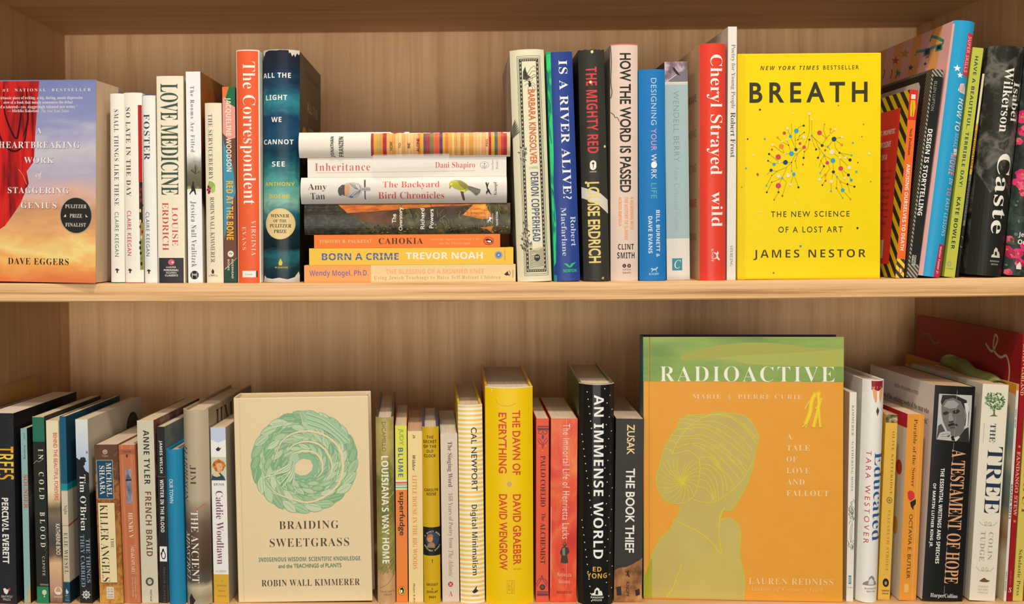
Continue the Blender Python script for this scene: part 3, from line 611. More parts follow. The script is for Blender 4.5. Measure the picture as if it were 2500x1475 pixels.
for k in range(7): B.poly(leaf(lx(3+k*.8, 305+k*4), 305+k*4, 30, 3.2, 1.9+k*.1), '6a675a')
B.done()

B = HC('deep blue hardcover with a bright green edge strip and white serif title', (1333, 1406, 128, 1353, 1417.5, 687), spine='2e4590', rough=.35, b=.004, back='2ea368', wear=.001)
grn = NR('green_marble', (40, 40, 26), [(.3, '1f6a8a'), (.44, '2aa36a'), (.5, '33c872'), (.68, '3ad884')], 3, dist=1.5)
B.poly([(1333, 128), (1345, 128), (1352, 380), (1351, 450), (1358, 540), (1357, 640), (1353, 650)], grn)
B.curve([(1334, 170), (1339, 190), (1336, 230), (1344, 262), (1340, 300), (1347, 350)], 1.6, '1f5a8a'); B.curve([(1342, 455), (1351, 470), (1354, 520), (1349, 560)], 1.4, '1f5a8a'); B.poly([(1353, 670), (1359, 672), (1360, 687), (1353, 687)], '2a8aa0')
B.t_('IS A RIVER ALIVE?', 1371, 150, 1394.5, 487, 'ecebe8', 'R', wt=-.003, sp=1.1, res=4); B.t_('Robert', 1394.5, 529, 1408, 602, 'c4d0e4', 'r', wt=.003); B.t_('Macfarlane', 1371, 507, 1384.5, 625, 'c4d0e4', 'r', wt=.003)
B.poly([(1375, 642), (1385, 644), (1391, 650), (1396, 643), (1408, 641), (1400, 647), (1396, 652), (1390, 654), (1384, 650)], '2fc074'); B.t_('NORTON', 1375, 657.5, 1408, 665, '34c478', 'S', o='h'); B.done()

B = HC('black hardcover with red title letters, gold lettering and a white painted swash', (1411, 1478, 123, 1425, 1489.5, 687), spine='363630', rough=.42, b=.006, wear=.0012)
B.t_('THE MIGHTY RED', 1431, 166, 1459, 375, 'd8404a', 's', wt=.024); 
for x, y, r in ((1445, 130, 3.6), (1441, 203, 3.4), (1478, 359, 3), (1430, 446, 3)): B.ell(x, y, r, r*1.1, 'f0d89a', n=12)
B.ell(1447, 400.5, 8, 8, 'efece4'); B.ell(1447, 408, 8, 8, 'efece4'); B.rect(1439, 400, 1455, 408.5, 'efece4'); B.poly([(1446, 397), (1449, 397), (1448, 412), (1447, 412)], '363630'); B.ell(1447, 400, 3.4, 2, '363630'); B.t_('HARPER', 1438.5, 418.5, 1456, 422, 'd8d4c8', 's', o='h')
B.poly([(1415, 456), (1436, 462), (1464, 472), (1488, 489), (1488, 523), (1464, 504), (1438, 490), (1417.5, 483)], 'd9d1c4')
B.t_('LOUISE ERDRICH', 1434, 445, 1464.5, 642, 'e2cb7c', 's', wt=.024, rough=.25); B.poly([(1467, 681), (1470, 676), (1474, 677), (1473, 683)], 'c89a54'); B.done()

B = HC('pinkish white hardcover with bold black condensed title and a torn jacket edge', (1489, 1555, 109, 1491, 1558.5, 687), spine='dfc8ba', rough=.45, b=.004, back='a39a90')
B.full(108, 111.5, 'd8706a'); B.t_('HOW THE WORD IS PASSED', 1511, 131.5, 1538.5, 470, '2c2c28', 's', wt=.022)
for tx, x0, x1, y1 in (('A RECKONING WITH', 1537.5, 1546, 560), ('THE HISTORY OF SLAVERY', 1523, 1531.5, 586), ('ACROSS AMERICA', 1508.5, 1516, 552)): B.t_(tx, x0, 480.5, x1, y1, 'ee9a5a', 'S')
B.t_('CLINT', 1507.5, 595.5, 1547, 609.5, '33332e', 'S', o='h', sp=1.1); B.t_('SMITH', 1505.6, 616, 1549, 631, '33332e', 'S', o='h', sp=1.1)
B.ell(1523, 649, 4.6, 4.8, '4a2c26'); B.ell(1535, 649, 4.6, 4.8, '4a2c26'); B.t_('L', 1521.7, 646.7, 1524.5, 651.4, 'e0ccbe', 'R', o='h'); B.t_('B', 1533.4, 646.7, 1536.6, 651.4, 'e0ccbe', 'R', o='h'); B.t_('LITTLE,', 1519, 656.5, 1541, 661, '6a564c', 'r', o='h'); B.t_('BROWN', 1519, 664, 1540, 668, '6a564c', 'r', o='h')
B.curve([(1489.5, 274), (1497, 280), (1500, 287), (1505, 287), (1510, 297)], 1.6, '7a4a3a'); B.curve([(1489.5, 112), (1491.5, 150), (1490.5, 200), (1493, 225), (1490, 240)], 2.2, '6a5a50'); B.done()

B = HC('plain bright blue hardcover, shortest of the row right of the stack', (1558.5, 1626, 171, 1561.5, 1627, 685.5), dep=.14, spine='1f77bd', rough=.5, b=.004)
for tx, y0, y1, c, ft in (('DESIGNING', 192.5, 306, 'b4d4e8', 's'), ('YOUR', 315, 368, 'd8a8c0', 's'), ('WORK', 376, 437, 'e6e4e8', 's'), ('LIFE', 447, 484.5, '5ab4b0', 's')): B.t_(tx, 1588.5, y0, 1602.5, y1, c, ft, sp=1.1)
B.ell(1596, 402.5, 7.5, 8, 'f4f2ee'); B.t_('BILL BURNETT &', 1601, 512.7, 1610.5, 627, 'd8e0e8', 'S'); B.t_('DAVE EVANS', 1581.5, 527.5, 1591.5, 618, 'd8e0e8', 'S')
dog(B, 1596, 657, 10, 'a8cce4'); B.t_('KNOPF', 1583, 665.5, 1608, 671, 'b8d4e8', 'R', o='h'); B.done()

B = PB('pale blue and white paperback with a bird picture at the top of its spine', (1622, 1686, 151, 1628, 1685.5, 683), spine='ded8d0', back='3a2f30', yf=.012, dep=.14)
B.full(151, 200, NR('bird_print', (90, 90, 60), [(.3, '4a4048'), (.45, '8a7480'), (.55, 'b8a8b4'), (.68, 'd8c8cc')], 6)); B.poly([(1630, 195), (1652, 180), (1686, 170), (1686, 200), (1640, 200)], '7a727a'); B.poly([(1643, 164), (1650, 166), (1660, 178), (1666, 186), (1656, 182), (1648, 174)], '2e2a2c'); B.line([(1626, 200), (1655, 182)], 2, 'cfc8cc')
B.full(206.5, 581, 'a3babd'); B.line([(1628, 204), (1686, 204)], .8, 'b8b0ac'); B.t_('WENDELL BERRY', 1646, 222, 1661.5, 394.5, '7f979c', 's', wt=-.004, sp=1.1); B.t_('New Collected Poems', 1647.5, 409, 1662, 562, '92aab0', 's', wt=-.004)
B.rect(1641.5, 630, 1666.5, 659.5, '3f8a98'); B.t_('C', 1647, 634, 1663, 655, 'dce4e4', 'i', o='h', res=5); B.done()

B = HC('bright red hardcover with large white serif lettering and a tan back cover', (1707.5, 1774, 108.5, 1707.5, 1772, 686), spine='e24434', back='d9b38c', rough=.28, b=.006)
B.t_('Cheryl Strayed', 1723, 136, 1763, 427.5, 'f6ece6', 'r', wt=.004, res=5); B.t_('wild', 1734, 469, 1763, 554.5, 'f6ece6', 'r', wt=.004, res=5)
dog(B, 1748, 625, 12, 'f2dcd4', vert=True); B.t_('KNOPF', 1733.5, 608, 1739, 640, 'f2c8bc', 'R')
for k in range(5): B.t_(random.choice(['AN UNFLINCHING', 'A POWERFUL, BLAZING', 'HONEST AND BRAVE']), .08, .2+k*.15, .92, .235+k*.15, random.choice(['b08a64', 'c8604a', '8a7458']), 'S', f='K', frac=True)
B.done()
B = PB('very thin tall white book between the red hardcover and the yellow cover', (1777.5, 1800, 65, 1774.5, 1797, 683), spine='e3ded6', back='cfc8c0', dep=.22)
B.t_('Poetry for Young People', 1783.5, 108, 1796, 264.5, '7c7872', 'r'); B.t_('Robert Frost', 1783.5, 273, 1796, 383, '4c5450', 'r', wt=.003); B.t_('STERLING', 1782.5, 598, 1790, 649, '8a8680', 'r'); B.done()

B = HC('bright yellow face-out hardcover with a lung shape made of coloured dots', (1801, 2144, 131.5, 1799.5, 2149, 680.5), mode='face', t=.027, yf=.004, spine='d8bc10', front='f0d30a', rough=.38)
B.rect(1801, 131, 1819, 681, 'e9c90a')
B.t_('NEW YORK TIMES', 1856, 161.5, 1996, 171.5, '4a4420', 'T', sp=1.35, wt=-.006); B.t_('BESTSELLER', 2006, 161.5, 2091, 171.5, '4a4420', 's', sp=1.35, wt=.008)
B.t_('BREATH', 1830, 201, 2112.5, 250.5, '3c3a28', 's', sp=1.45, wt=.022, res=6)
for tx, x0, x1, y0, y1, w_ in (('THE NEW SCIENCE', 1882, 2072.5, 514.5, 528.5, .008), ('OF A LOST ART', 1900, 2056.5, 552, 566.5, .008), ('JAMES NESTOR', 1839.5, 2112.5, 608, 633, .010)): B.t_(tx, x0, y0, x1, y1, '45401e', 's', sp=1.3, wt=w_, res=4)
gx = lambda x, y: (1820+x/5.9, 250+y/5.9)
seg = '905,165 908,410 885,500 835,645 700,770 657,858 590,925 450,985 375,1045 300,1190|940,252 942,478 1090,620|908,535 890,655 838,705 828,795|650,305 662,410 640,485 718,675 835,645|765,348 725,408 705,450 715,675|827,333 765,348|835,430 772,475 745,535 700,548|830,500 745,535|595,375 640,485|455,500 517,560 615,612 655,735 745,735|385,610 558,735 655,735|512,628 558,735|590,535 615,612|337,737 400,785 485,858 570,858 657,858|323,833 408,885 485,858|590,925 525,1082 470,1190 472,1285 410,1392|525,1082 375,1142 305,1285|525,1082 585,1140 528,1337|657,858 658,980 690,1028 757,1217|690,1028 642,1178|745,735 710,840 735,955|365,970 450,985|365,970 305,1035|942,478 960,575 1005,675|942,478 1000,545 1065,730 1033,795|1040,640 1122,763 1245,837|1122,763 1075,835 1050,930|1075,835 1118,917 1067,1012|1122,763 1165,868 1205,950 1140,1040 1057,1107|1140,1040 1142,1125 1097,1187|1245,837 1253,1000 1222,1137 1222,1275|1253,1000 1305,1070 1298,1232 1388,1372|1305,1070 1355,1142 1455,1177 1555,1213|1455,1177 1490,1300|1355,1142 1388,1262 1502,1392|1228,715 1340,797 1357,950 1413,1092|1340,797 1478,940|1357,950 1467,1045 1508,1118|1172,637 1258,530 1370,502|1258,530 1280,655 1337,725 1508,763|1258,530 1370,613|1337,725 1487,830|1147,512 1090,620 1172,637 1228,715|1122,315 1108,395 1147,512|1050,437 1147,512|1147,512 1200,462 1275,390|1208,388 1200,462'
for sg in seg.split('|'): B.line([gx(*map(float, p.split(','))) for p in sg.split()], .75, '97871a', layer=30)
dots = {'e8d8b8': '905,165,21 940,250,15 595,373,20 385,608,17 517,560,13 590,535,15 830,500,24 558,735,13 485,858,13 470,1055,27 610,1047,29 642,1178,19 1275,390,19 1370,502,18 1228,715,37 1340,797,17 1420,797,18 1478,940,27 1413,1090,17 1057,1107,23 1222,1137,26 1760,742,18 112,747,13 703,1440,12 676,158,10 960,575,8 1200,462,9', '2fa3c0': '723,408,33 640,485,23 655,733,34 408,885,23 690,1028,24 1245,837,34 1388,1262,27 1508,1118,21', '5fa8a8': '275,520,14 525,1082,16 450,985,9 658,980,11 300,1190,14 942,478,15 1122,315,10 1172,637,15 1122,763,15 1305,1070,15 1067,1012,13 1222,1275,13 1388,1372,12 1525,585,14 1508,763,15 1580,1000,18 772,475,10 8,938,14', 'c8445f': '552,438,23 835,643,25 775,588,19 467,780,38 470,1192,38 1052,437,33 1165,868,25 1357,950,33', 'b85038': '378,673,14 818,890,12 528,1337,14 410,1392,11 172,1023,14 1133,688,15 1142,1125,14 1298,1232,12', 'e08a34': '512,627,35 1147,512,17 1140,1040,20 1355,1142,17 1370,613,19 1208,388,14 457,500,14 1502,1392,14', '24406e': '718,675,23 570,858,34 365,970,23 1258,530,34', '2c3440': '207,100,14 32,520,11 827,333,15 908,535,15 835,430,9 745,535,8 838,705,9 828,795,15 337,737,15 323,833,12 615,612,9 657,858,9 757,1217,15 472,1285,14 305,1285,13 375,1142,9 375,1045,7 710,840,7 1005,675,15 1033,795,15 1090,620,20 1118,917,15 1253,1000,22 1097,1187,12 1337,725,13 1487,830,22 1467,1045,21 1455,1177,14 1555,1213,15 1315,50,7 1653,498,7 1600,868,9 1785,1143,7 1075,835,6'}
for c, s_ in dots.items():
    for p in s_.split():
        x, y, r = map(float, p.split(',')); X, Y = gx(x, y); B.ell(X, Y, r/5.9, r/5.9, c, n=16, layer=34)
for x, y, c, r in ((2092, 556.5, '2c3440', 2.6), (1954, 599.5, '3f8fa0', 2.6), (1888.5, 664.5, 'b85038', 2.2), (2104, 304.5, 'b89a20', 2), (1850, 425, 'b85038', 2.6), (1811, 455, '8a8a60', 1.6), (1853, 516, 'e8d8a0', 2)): B.ell(x, y, r, r, c, n=12)
B.done()

# ---------------------------------------------------------------- the leaning books at the right end
hz = STRIPE('hazard_stripe', 0, 80, '2a2a22', 'e8c41a', .4, .49, .51, (0, .72, -.72))
B = PB('thin orange and red paperback with black and yellow hazard stripes', (2221.5, 2243, 218.5, 2186, 2207.5, 679), spine='ec6a2c', back=hz, dep=.13)
xl = lambda y, a=2221.5, ya=218.5, b=2186, yb=679: a+(b-a)*(y-ya)/(yb-ya)
B.rect(xl(255), 218, xl(255)+22, 292, 'd42c24'); B.rect(xl(655), 632, xl(655)+22, 680, STRIPE('hazard_small', 0, 150, '2a2a22', 'e8c41a', .4, .49, .51, (.72, 0, .72)))
B.rect(xl(237)+5, 230, xl(237)+16, 241, 'dcdcd8'); B.poly([(xl(y)+u, y) for u, y in ((5, 244), (16, 244), (18, 262), (15, 284), (11.5, 284), (11, 266), (10, 284), (6, 284), (4, 262))], 'd8b61c'); B.line([(xl(264)+10.7, 246), (xl(264)+10.7, 282)], .8, '2a2a20')
B.t_('Neil Postman', xl(345)+7.5, 313, xl(345)+14.5, 378, '3a2418', 'R'); B.t_('AMUSING OURSELVES TO DEATH', xl(505)+6.5, 400, xl(505)+16, 611, 'f4e6d8', 'S')
B.ell(xl(661)+12, 661, 5, 7.5, 'd8622a'); B.ell(xl(661)+12, 661, 2.5, 5, 'efe6da')
B.rect(.0, .085, .865, .93, 'ea4430', f='K', frac=True)
for i, (tx, v) in enumerate((('"A BRILLIANT, PROPHETIC', .19), ('AND CORROSIVE', .255), ('MEDITATION ON A', .325))): B.t_(tx, .3, v, .80-.06*i, v+.032, 'f4e0d4', 'T', f='K', frac=True)
for i in range(9): B.t_(random.choice(['what happened that measured', 'we have come to this Orwell', 'public discourse in our age,', 'and take the way of TV now']), .25, .41+.036*i, .79-.015*(i % 3), .43+.036*i, '7e1a14', 'r', f='K', frac=True)
B.rect(.10, .80, .74, .90, 'e8dcae', f='K', frac=True); B.done()

dd = STRIPE('fine_hatch', 0, 330, '26241e', '9a9684', .5, .42, .58, (.7, .0, .72)); dk = STRIPE('fine_hatch_side', 0, 330, '26241e', '7a745e', .5, .42, .58, (0, .7, .72))
B = PB('black paperback with a grey hatched border and a pale window on its back', (2277, 2303, 168, 2213, 2241, 679), spine='22221f', back=dk, dep=.15)
xl = lambda y: 2277+(2213-2277)*(y-168)/511
B.rect(xl(176), 168, xl(176)+26, 185, dd); B.rect(xl(662), 646, xl(662)+28, 679, dd); B.poly([(xl(185), 185), (xl(185)+4, 185), (xl(646)+5, 646), (xl(646), 646)], dd)
B.t_('ELLEN LUPTON', xl(232)+8, 197, xl(232)+15, 269, '9a968c', 's'); B.t_('DESIGN IS STORYTELLING', xl(420)+7.5, 314, xl(420)+19, 526, 'efece4', 'S'); B.t_('COOPER', xl(636)+13.5, 624, xl(636)+18.5, 649, 'd8d4ca', 'S'); B.t_('HEWITT', xl(636)+7.5, 624, xl(636)+12.5, 649, 'd8d4ca', 'S')
B.rect(.0, .012, .92, .985, '22211d', f='K', frac=True); B.poly([(.0, .045), (.82, .045), (.85, .07), (.85, .40), (.74, .50), (.0, .50)], 'c8bfae', 'K', True); B.poly([(.0, .56), (.8, .56), (.8, .80), (.0, .80)], '7a7264', 'K', True)
for i in range(5): B.t_('principles of visual storytelling', .30, .16+i*.05, .72, .18+i*.05, '6a6254', 's', f='K', frac=True)
B.done()

pk = STRIPE('pink_orange_stripe', 1, 23, 'e8a560', 'eab0ac', .45, .48, .52)
B = HC('tall sky blue hardcover with red corner panels, tallest of the leaning books', (2328.5, 2382, 50, 2242, 2296, 680), spine='2a9ccc', back=pk, dep=.215, rough=.35, b=.005)
xl = lambda y: 2328.5+(2242-2328.5)*(y-50)/630
B.poly([(xl(y)+u, y) for u, y in ((0, 58), (3, 58), (8, 679), (0, 679))], 'd8a8a4')
B.poly([(xl(y)+u, y) for u, y in ((35, 77), (54, 80), (54, 186), (35, 180))], 'd43c50'); B.poly([(xl(y)+u, y) for u, y in ((36, 596), (54, 600), (54, 681), (32, 681))], 'c42c4c')
B.t_('SUPER SKILLS', xl(132)+38, 86, xl(132)+49, 174, 'f2b8bc', 'S', wt=-.008); B.t_('Walter Foster Jr.', xl(640)+37.5, 603, xl(640)+46.5, 672, 'f0dce0', 'S')
B.poly(star(xl(167)+20, 167, 9), 'f0f0ee'); B.poly(star(xl(183)+29, 183, 8), 'f0f0ee')
B.poly([(xl(215)+u, 215+v) for u, v in ((28, 5), (35, -12), (46, -14), (50, -2), (50, 12), (34, 9))], 'e6dcd8'); 
for k in range(4): B.line([(xl(215)+33+k*4, 204), (xl(215)+32+k*4, 222)], 1.2, 'c85060')
B.t_('HOW TO', xl(268)+33, 238, xl(268)+49, 318, 'e8eef0', 'T', wt=-.01); B.t_('MAKE', xl(341)+37, 323, xl(341)+50, 360, '9ac8e4', 'T', wt=-.01)
B.poly([(xl(368)+u, y) for u, y in ((40, 362), (53, 361), (53, 375), (41, 377))], 'f0ece8'); B.t_('A', xl(368)+43, 366, xl(368)+49, 372, '6a2a30', 'I')
B.t_('MOVIE', xl(400)+33, 374, xl(400)+53, 428, 'e8a0b0', 'T', wt=-.006); B.t_('IN', xl(441)+39, 434, xl(441)+52, 450, 'c8e0ec', 'T', wt=-.01); B.t_('10', xl(466)+36, 456, xl(466)+51, 478, 'd88aa8', 'S'); B.t_('EASY LESSONS', xl(530)+38, 484, xl(530)+50, 578, 'b4dcf0', 'T', wt=-.012)
def sk(x, y):
    px, py = 2140+x/4.34, 40+y/4.34; d = (2326-1113)/(px-1113)-1
    return 1-d/.215, (py-(58+(2328-px)*.425))/(625/(1+d))
for x, y, c, r in ((225, 505, 'b8405a', 48), (320, 430, 'c89a30', 56), (405, 580, '5a4050', 34), (275, 640, '3a8a7a', 40), (560, 540, '5a4050', 22)): B.poly([sk(a, b) for a, b in star(x, y, r)], c, 'K', True)
for x in (110, 190, 250): B.curve([sk(x, 700), sk(x+14, 640), sk(x+6, 600)], .008, '4a3040', 'K', True)
for lens, c in (((650, 340, 722, 320, 727, 392, 655, 412), '3f8a6a'), ((530, 380, 602, 365, 597, 442, 530, 467), '4a86a8')):
    P4 = [sk(lens[i], lens[i+1]) for i in (0, 2, 4, 6)]; B.poly(P4, c, 'K', True); cx_ = sum(p[0] for p in P4)/4; cy_ = sum(p[1] for p in P4)/4; B.poly([(cx_+(p[0]-cx_)*.6, cy_+(p[1]-cy_)*.6) for p in P4], '1f2c34', 'K', True)
B.line([sk(580, 305), sk(590, 248), sk(660, 265), sk(732, 300), sk(728, 330)], .012, '4a8a78', 'K', True); B.line([sk(440, 455), sk(446, 412), sk(535, 398)], .012, '5a90b0', 'K', True); B.line([sk(600, 375), sk(652, 352)], .012, '5a90a0', 'K', True)
B.t_('3D', .765, .075, .805, .115, '4a3a4a', 's', f='K', frac=True); B.done()

B = PB('yellow-green paperback with navy capitals leaning beside the tall blue hardcover', (2375.5, 2406, 115, 2305, 2332.5, 679), spine='bcc04a', dep=.125)
xl = lambda y: 2375.5+(2305-2375.5)*(y-115)/564
B.t_('HAVE A BEAUTIFUL, TERRIBLE DAY!', xl(296)+8, 136, xl(296)+18.5, 456, '25465a', 'S', wt=-.004, sp=1.1); B.t_('KATE BOWLER', xl(546)+8, 482, xl(546)+18, 610, '24323a', 'S', wt=-.004, sp=1.1)
B.ell(xl(647)+9, 647, 6, 6.5, 'a8a47c'); B.ell(xl(647)+9, 647, 2.2, 2.5, 'bcc04a'); B.t_('convergent', xl(660)+2, 657, xl(660)+21, 660, '6a6c34', 's', o='h'); B.done()
B = HC('mostly hidden book with cream, yellow, grey and black bands behind the yellow-green one', (2398.5, 2404, 180, 2334, 2341, 675), spine='26241f', dep=.14, b=.0008)
xl = lambda y: 2398.5+(2334-2398.5)*(y-180)/495-14
B.full(180, 301, 'd8cda4'); B.full(301, 424, 'd8a020'); B.full(424, 549, '6f6c66'); B.t_('UNCOMFORTABLE', xl(370)+14, 318, xl(370)+19, 412, '4a3a10', 's', wt=.01); B.t_('CONVERSATIONS', xl(490)+14, 440, xl(490)+19, 535, '2c2a28', 's', wt=.01)
B.ell(xl(588)+16, 588, 6, 14, '8a8880'); B.ell(xl(588)+16, 588, 4.6, 12.5, '26241f'); B.done()
lv = NR('grey_crowd', (50, 50, 42), [(.30, '1c1c18'), (.45, '28271f'), (.52, '4a4942'), (.58, '66645c'), (.66, '33312b'), (.74, '5a5852')], 5, rough=.35, dist=.4)
B = HC('thick black hardcover with a faded grey crowd print and big white serif letters', (2414, 2501, 113, 2357, 2446.5, 671), spine=lv, dep=.155, rough=.33, b=.010)
xl = lambda y: 2411+(2355-2411)*(y-113)/558
B.poly([(xl(y)+u, y) for u, y in ((0, 420), (30, 470), (60, 440), (91, 480), (91, 671), (0, 671))], '22221d')
B.t_('Wilkerson', xl(242)+36, 164, xl(242)+58, 321, 'e8e4d8', 'R', wt=-.003, res=4); B.t_('Isabel', xl(245)+61, 198, xl(245)+81, 293, 'e8e4d8', 'R', wt=-.003, res=4); B.t_('Caste', xl(470)+40, 373, xl(470)+77, 567, 'ece8dc', 'R', wt=-.002, res=6)
ho = [(-18, 12), (-15, 6), (-9, 4), (-7, -6), (0, -13), (7, -9), (9, -1), (12, -4), (16, 2), (18, 12)]
B.poly([(xl(613)+65+.7*x-6, 613+y) for x, y in ho], 'd8d4c8'); B.poly([(xl(613)+59+x, 613+y) for x, y in ((-3, 7), (-3, 0), (0, -4), (3, 0), (3, 7))], '22221d'); B.t_('RANDOM', xl(634)+46, 632, xl(634)+72, 636, 'a8a498', 'T', o='h'); B.t_('HOUSE', xl(641)+49, 639.5, xl(641)+69, 643.5, 'a8a498', 'T', o='h'); B.done()
fl = NR('dark_foliage', (60, 60, 60), [(.32, '161812'), (.5, '26302a'), (.6, '3a4a3e'), (.72, '4a5a50')], 5, dist=.5)
B = HC('dark flowered hardcover with pink blossoms cut off by the right frame edge', (2505, 2566, 112, 2448.5, 2512, 672), spine=fl, dep=.14, b=.006)
xl = lambda y: 2505+(2448.5-2505)*(y-112)/560
for u, y, r in ((6, 285, 16), (14, 320, 14), (2, 345, 9), (16, 425, 13), (10, 445, 11), (20, 455, 12), (22, 470, 9), (4, 586, 10), (2, 610, 10), (10, 622, 10), (24, 618, 13), (30, 640, 12), (8, 665, 8), (40, 300, 16), (40, 600, 14)):
    for k in range(6):
        a = k*1.05+u; B.ell(xl(y)+u+r*.55*math.cos(a), y+r*.55*math.sin(a), r*.5, r*.5, random.choice(['c42a5c', 'd83a6e', 'a81f4a', 'e0607e']), n=10)
    B.ell(xl(y)+u, y, r*.22, r*.22, 'c88a2a', n=8)
for k in range(26): 
    y = random.uniform(470, 670); B.ell(xl(y)+random.uniform(2, 50), y, random.uniform(2, 5), random.uniform(2, 5), random.choice(['3f5a4a', '2c3a2c', '5a7068']), n=8)
B.t_('Saving Time', xl(440)+26, 300, xl(440)+50, 537, 'e8e4da', 'S', res=4); B.t_('Jenny', xl(573)+20, 566, xl(573)+58, 580, 'e8e4da', 'S', o='h'); B.t_('Odell', xl(590)+20, 583, xl(590)+58, 595, 'e8e4da', 'S', o='h'); B.poly([(xl(650)+22, 656), (xl(650)+22, 648), (xl(650)+30, 638), (xl(650)+34, 645), (xl(650)+34, 656)], 'e0dcd0'); B.done()

# ================================================================ lower shelf, left to right
def LP(label, q, **k): return PB(label, q, sh='l', **k)
def LH(label, q, **k): return HC(label, q, sh='l', **k)
B = LP('tall thin ochre book farthest left, against the side panel', (-132, -112, 982, -132, -112, 1478), spine='b88c48', dep=.150); B.done()
B = LP('thin ochre book in front of the other ochre one, tops above the grey-topped paperbacks', (-108, -92, 978, -108, -90, 1478), spine='c09450', front='cc9c54', dep=.172, yaw=-.03); B.done()
B = LP('thick paperback mostly beyond the left frame edge, only its page top showing', (-89, -40, 1021, -89, -36, 1478), spine='5a5650', dep=.135, yaw=-.10, pages=PAGES('b8ab9c', '9a8d7e')); B.done()
ty = ZR('gold_letters', .21, [(.58, 'd88a2c'), (.68, 'e6b43a'), (.74, 'ead24a'), (.79, 'dc9a34')], .0)
B = LP('thick black paperback with big gold capitals cut by the left frame edge', (-33, 36, 1008.5, -25, 45, 1477), spine='2b2b30', front='1c1c1e', yaw=-.09, dep=.137, pages=PGW)
for k in range(9): B.t_('TREES', 17+random.uniform(0, 4), 1020+k*47, 34, 1058+k*47, '34343c', 's', wt=.01)
B.t_('TREES', -6, 1090, 37, 1171, ty, 'S', wt=-.01, res=4); B.t_('THE', -26, 1090, -12, 1112, 'd8a03a', 'S', o='h')
B.t_('PERCIVAL EVERETT', 7.5, 1216, 24.5, 1377.5, 'eceae6', 'S', wt=.012)
B.poly([(10, 1440), (15, 1438), (20, 1442), (24, 1441), (23, 1448), (19, 1454), (13, 1450)], 'e8e4e0'); B.poly([(23, 1439), (29, 1437), (28, 1443), (24, 1446)], 'c8404a'); B.t_('GRAYWOLF', 5, 1456, 34, 1462, 'c8c4c0', 's', o='h'); B.t_('PRESS', 10, 1463.5, 29, 1469, 'c8c4c0', 's', o='h'); B.done()
B = LP('thin pale blue worn paperback with a torn corner at its foot', (50, 65, 1046, 60, 77, 1477), spine='8fb4b4', front=ZR('dusky_cover', .19, [(0, '2a241c'), (.4, '241f1a'), (.62, '4a4a44'), (.7, '2a241e'), (1, '1f1c18')], .3, (30, 30, 30)), yaw=-.09, dep=.10)
B.t_('Jodd', 56, 1057, 62, 1072, '5a7478', 's'); B.t_('Armstrong', 57, 1087, 63, 1121, '3f5a60', 's'); B.t_('SOUNDER', 57.5, 1160, 69, 1243, 'c06a5a', 'R', wt=.01)
B.poly([(66, 1476), (69, 1450), (73, 1436), (75, 1425), (79, 1440), (79, 1476)], 'c0a67c'); B.line([(58, 1250), (70, 1249)], .7, 'b4ccc8'); B.line([(60, 1306), (74, 1305)], .7, 'b4ccc8'); B.done()
B = LP('black paperback with green bands at head and foot and spaced white capitals', (78.5, 111, 1017, 91, 122, 1477), spine='2c2e2c', yaw=-.09, dep=.13)
B.full(1017, 1079, '2f6f5a'); B.full(1436, 1478, '2f7f56'); B.line([(79, 1018), (112, 1018)], 1.5, 'cfc4a4')
B.t_('IN  COLD  BLOOD', 97.5, 1097, 111, 1338, 'e0ddc8', 'R', sp=1.9); B.t_('CAPOTE', 105, 1361, 112, 1409, 'c8c0a4', 'R', sp=1.3); B.t_('VINTAGE', 98.5, 1429, 121.5, 1433, 'c8c0a4', 'R', o='h')
B.ell(110, 1450, 6, 6.5, 'c8d0b8'); B.rect(108.5, 1458, 111.5, 1462, 'c8d0b8'); B.curve([(82, 1133), (90, 1126), (97, 1128), (108, 1121)], 1, 'b8b4a8')
for k in range(14): B.ell(115+random.uniform(-3, 3), 1300+k*4.5, .8, .8, 'a8a498', n=6, layer=20)
B.done()
B = LP('cream paperback with red capitals above a grey river landscape', (112, 143.5, 1027, 122.8, 154.5, 1477), spine=ZR('river_land', .195, [(0, '7a5a48'), (.08, 'b8907a'), (.15, 'c8a080'), (.22, 'd8b48a'), (.26, '6a5848'), (.33, '4a4440'), (.42, '5a5450'), (.48, '7c6f62'), (.52, '6a6048'), (.57, 'd0b890'), (.62, 'e4d8b8'), (1, 'e2d6b4')], .05, (90, 60, 90)), yaw=-.09, dep=.13)
B.t_('BEHIND THE BEAUTIFUL FOREVERS', 132.5, 1057, 143, 1223, 'cc5a48', 's', wt=.010); B.t_('KATHERINE BOO', 138, 1281, 149, 1357, 'ecdfca', 's', wt=.010)
B.ell(144, 1446, 10, 10, 'e8dcd0', n=28); B.poly([(136, 1449), (139, 1440), (144, 1436), (149, 1440), (152, 1449)], 'c0a078'); B.t_('MARINER', 133, 1459, 155, 1463, 'e0d0c0', 'R', o='h'); B.done()
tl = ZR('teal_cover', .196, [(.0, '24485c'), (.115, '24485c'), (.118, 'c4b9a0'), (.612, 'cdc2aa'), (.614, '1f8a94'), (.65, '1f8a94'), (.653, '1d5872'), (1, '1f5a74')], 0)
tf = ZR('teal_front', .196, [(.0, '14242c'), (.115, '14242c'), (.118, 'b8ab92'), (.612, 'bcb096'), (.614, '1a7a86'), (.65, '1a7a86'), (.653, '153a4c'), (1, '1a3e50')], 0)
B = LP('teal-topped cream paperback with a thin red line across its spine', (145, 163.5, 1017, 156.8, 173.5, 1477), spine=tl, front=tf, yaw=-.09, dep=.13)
B.t_('Night', 154.5, 1235, 167, 1258, '6a645c', 'r'); B.line([(151, 1286), (170, 1285)], 1.2, 'a8645a'); B.t_('ELIE WIESEL', 157, 1303, 168, 1404, '5f5a54', 'r', sp=1.15)
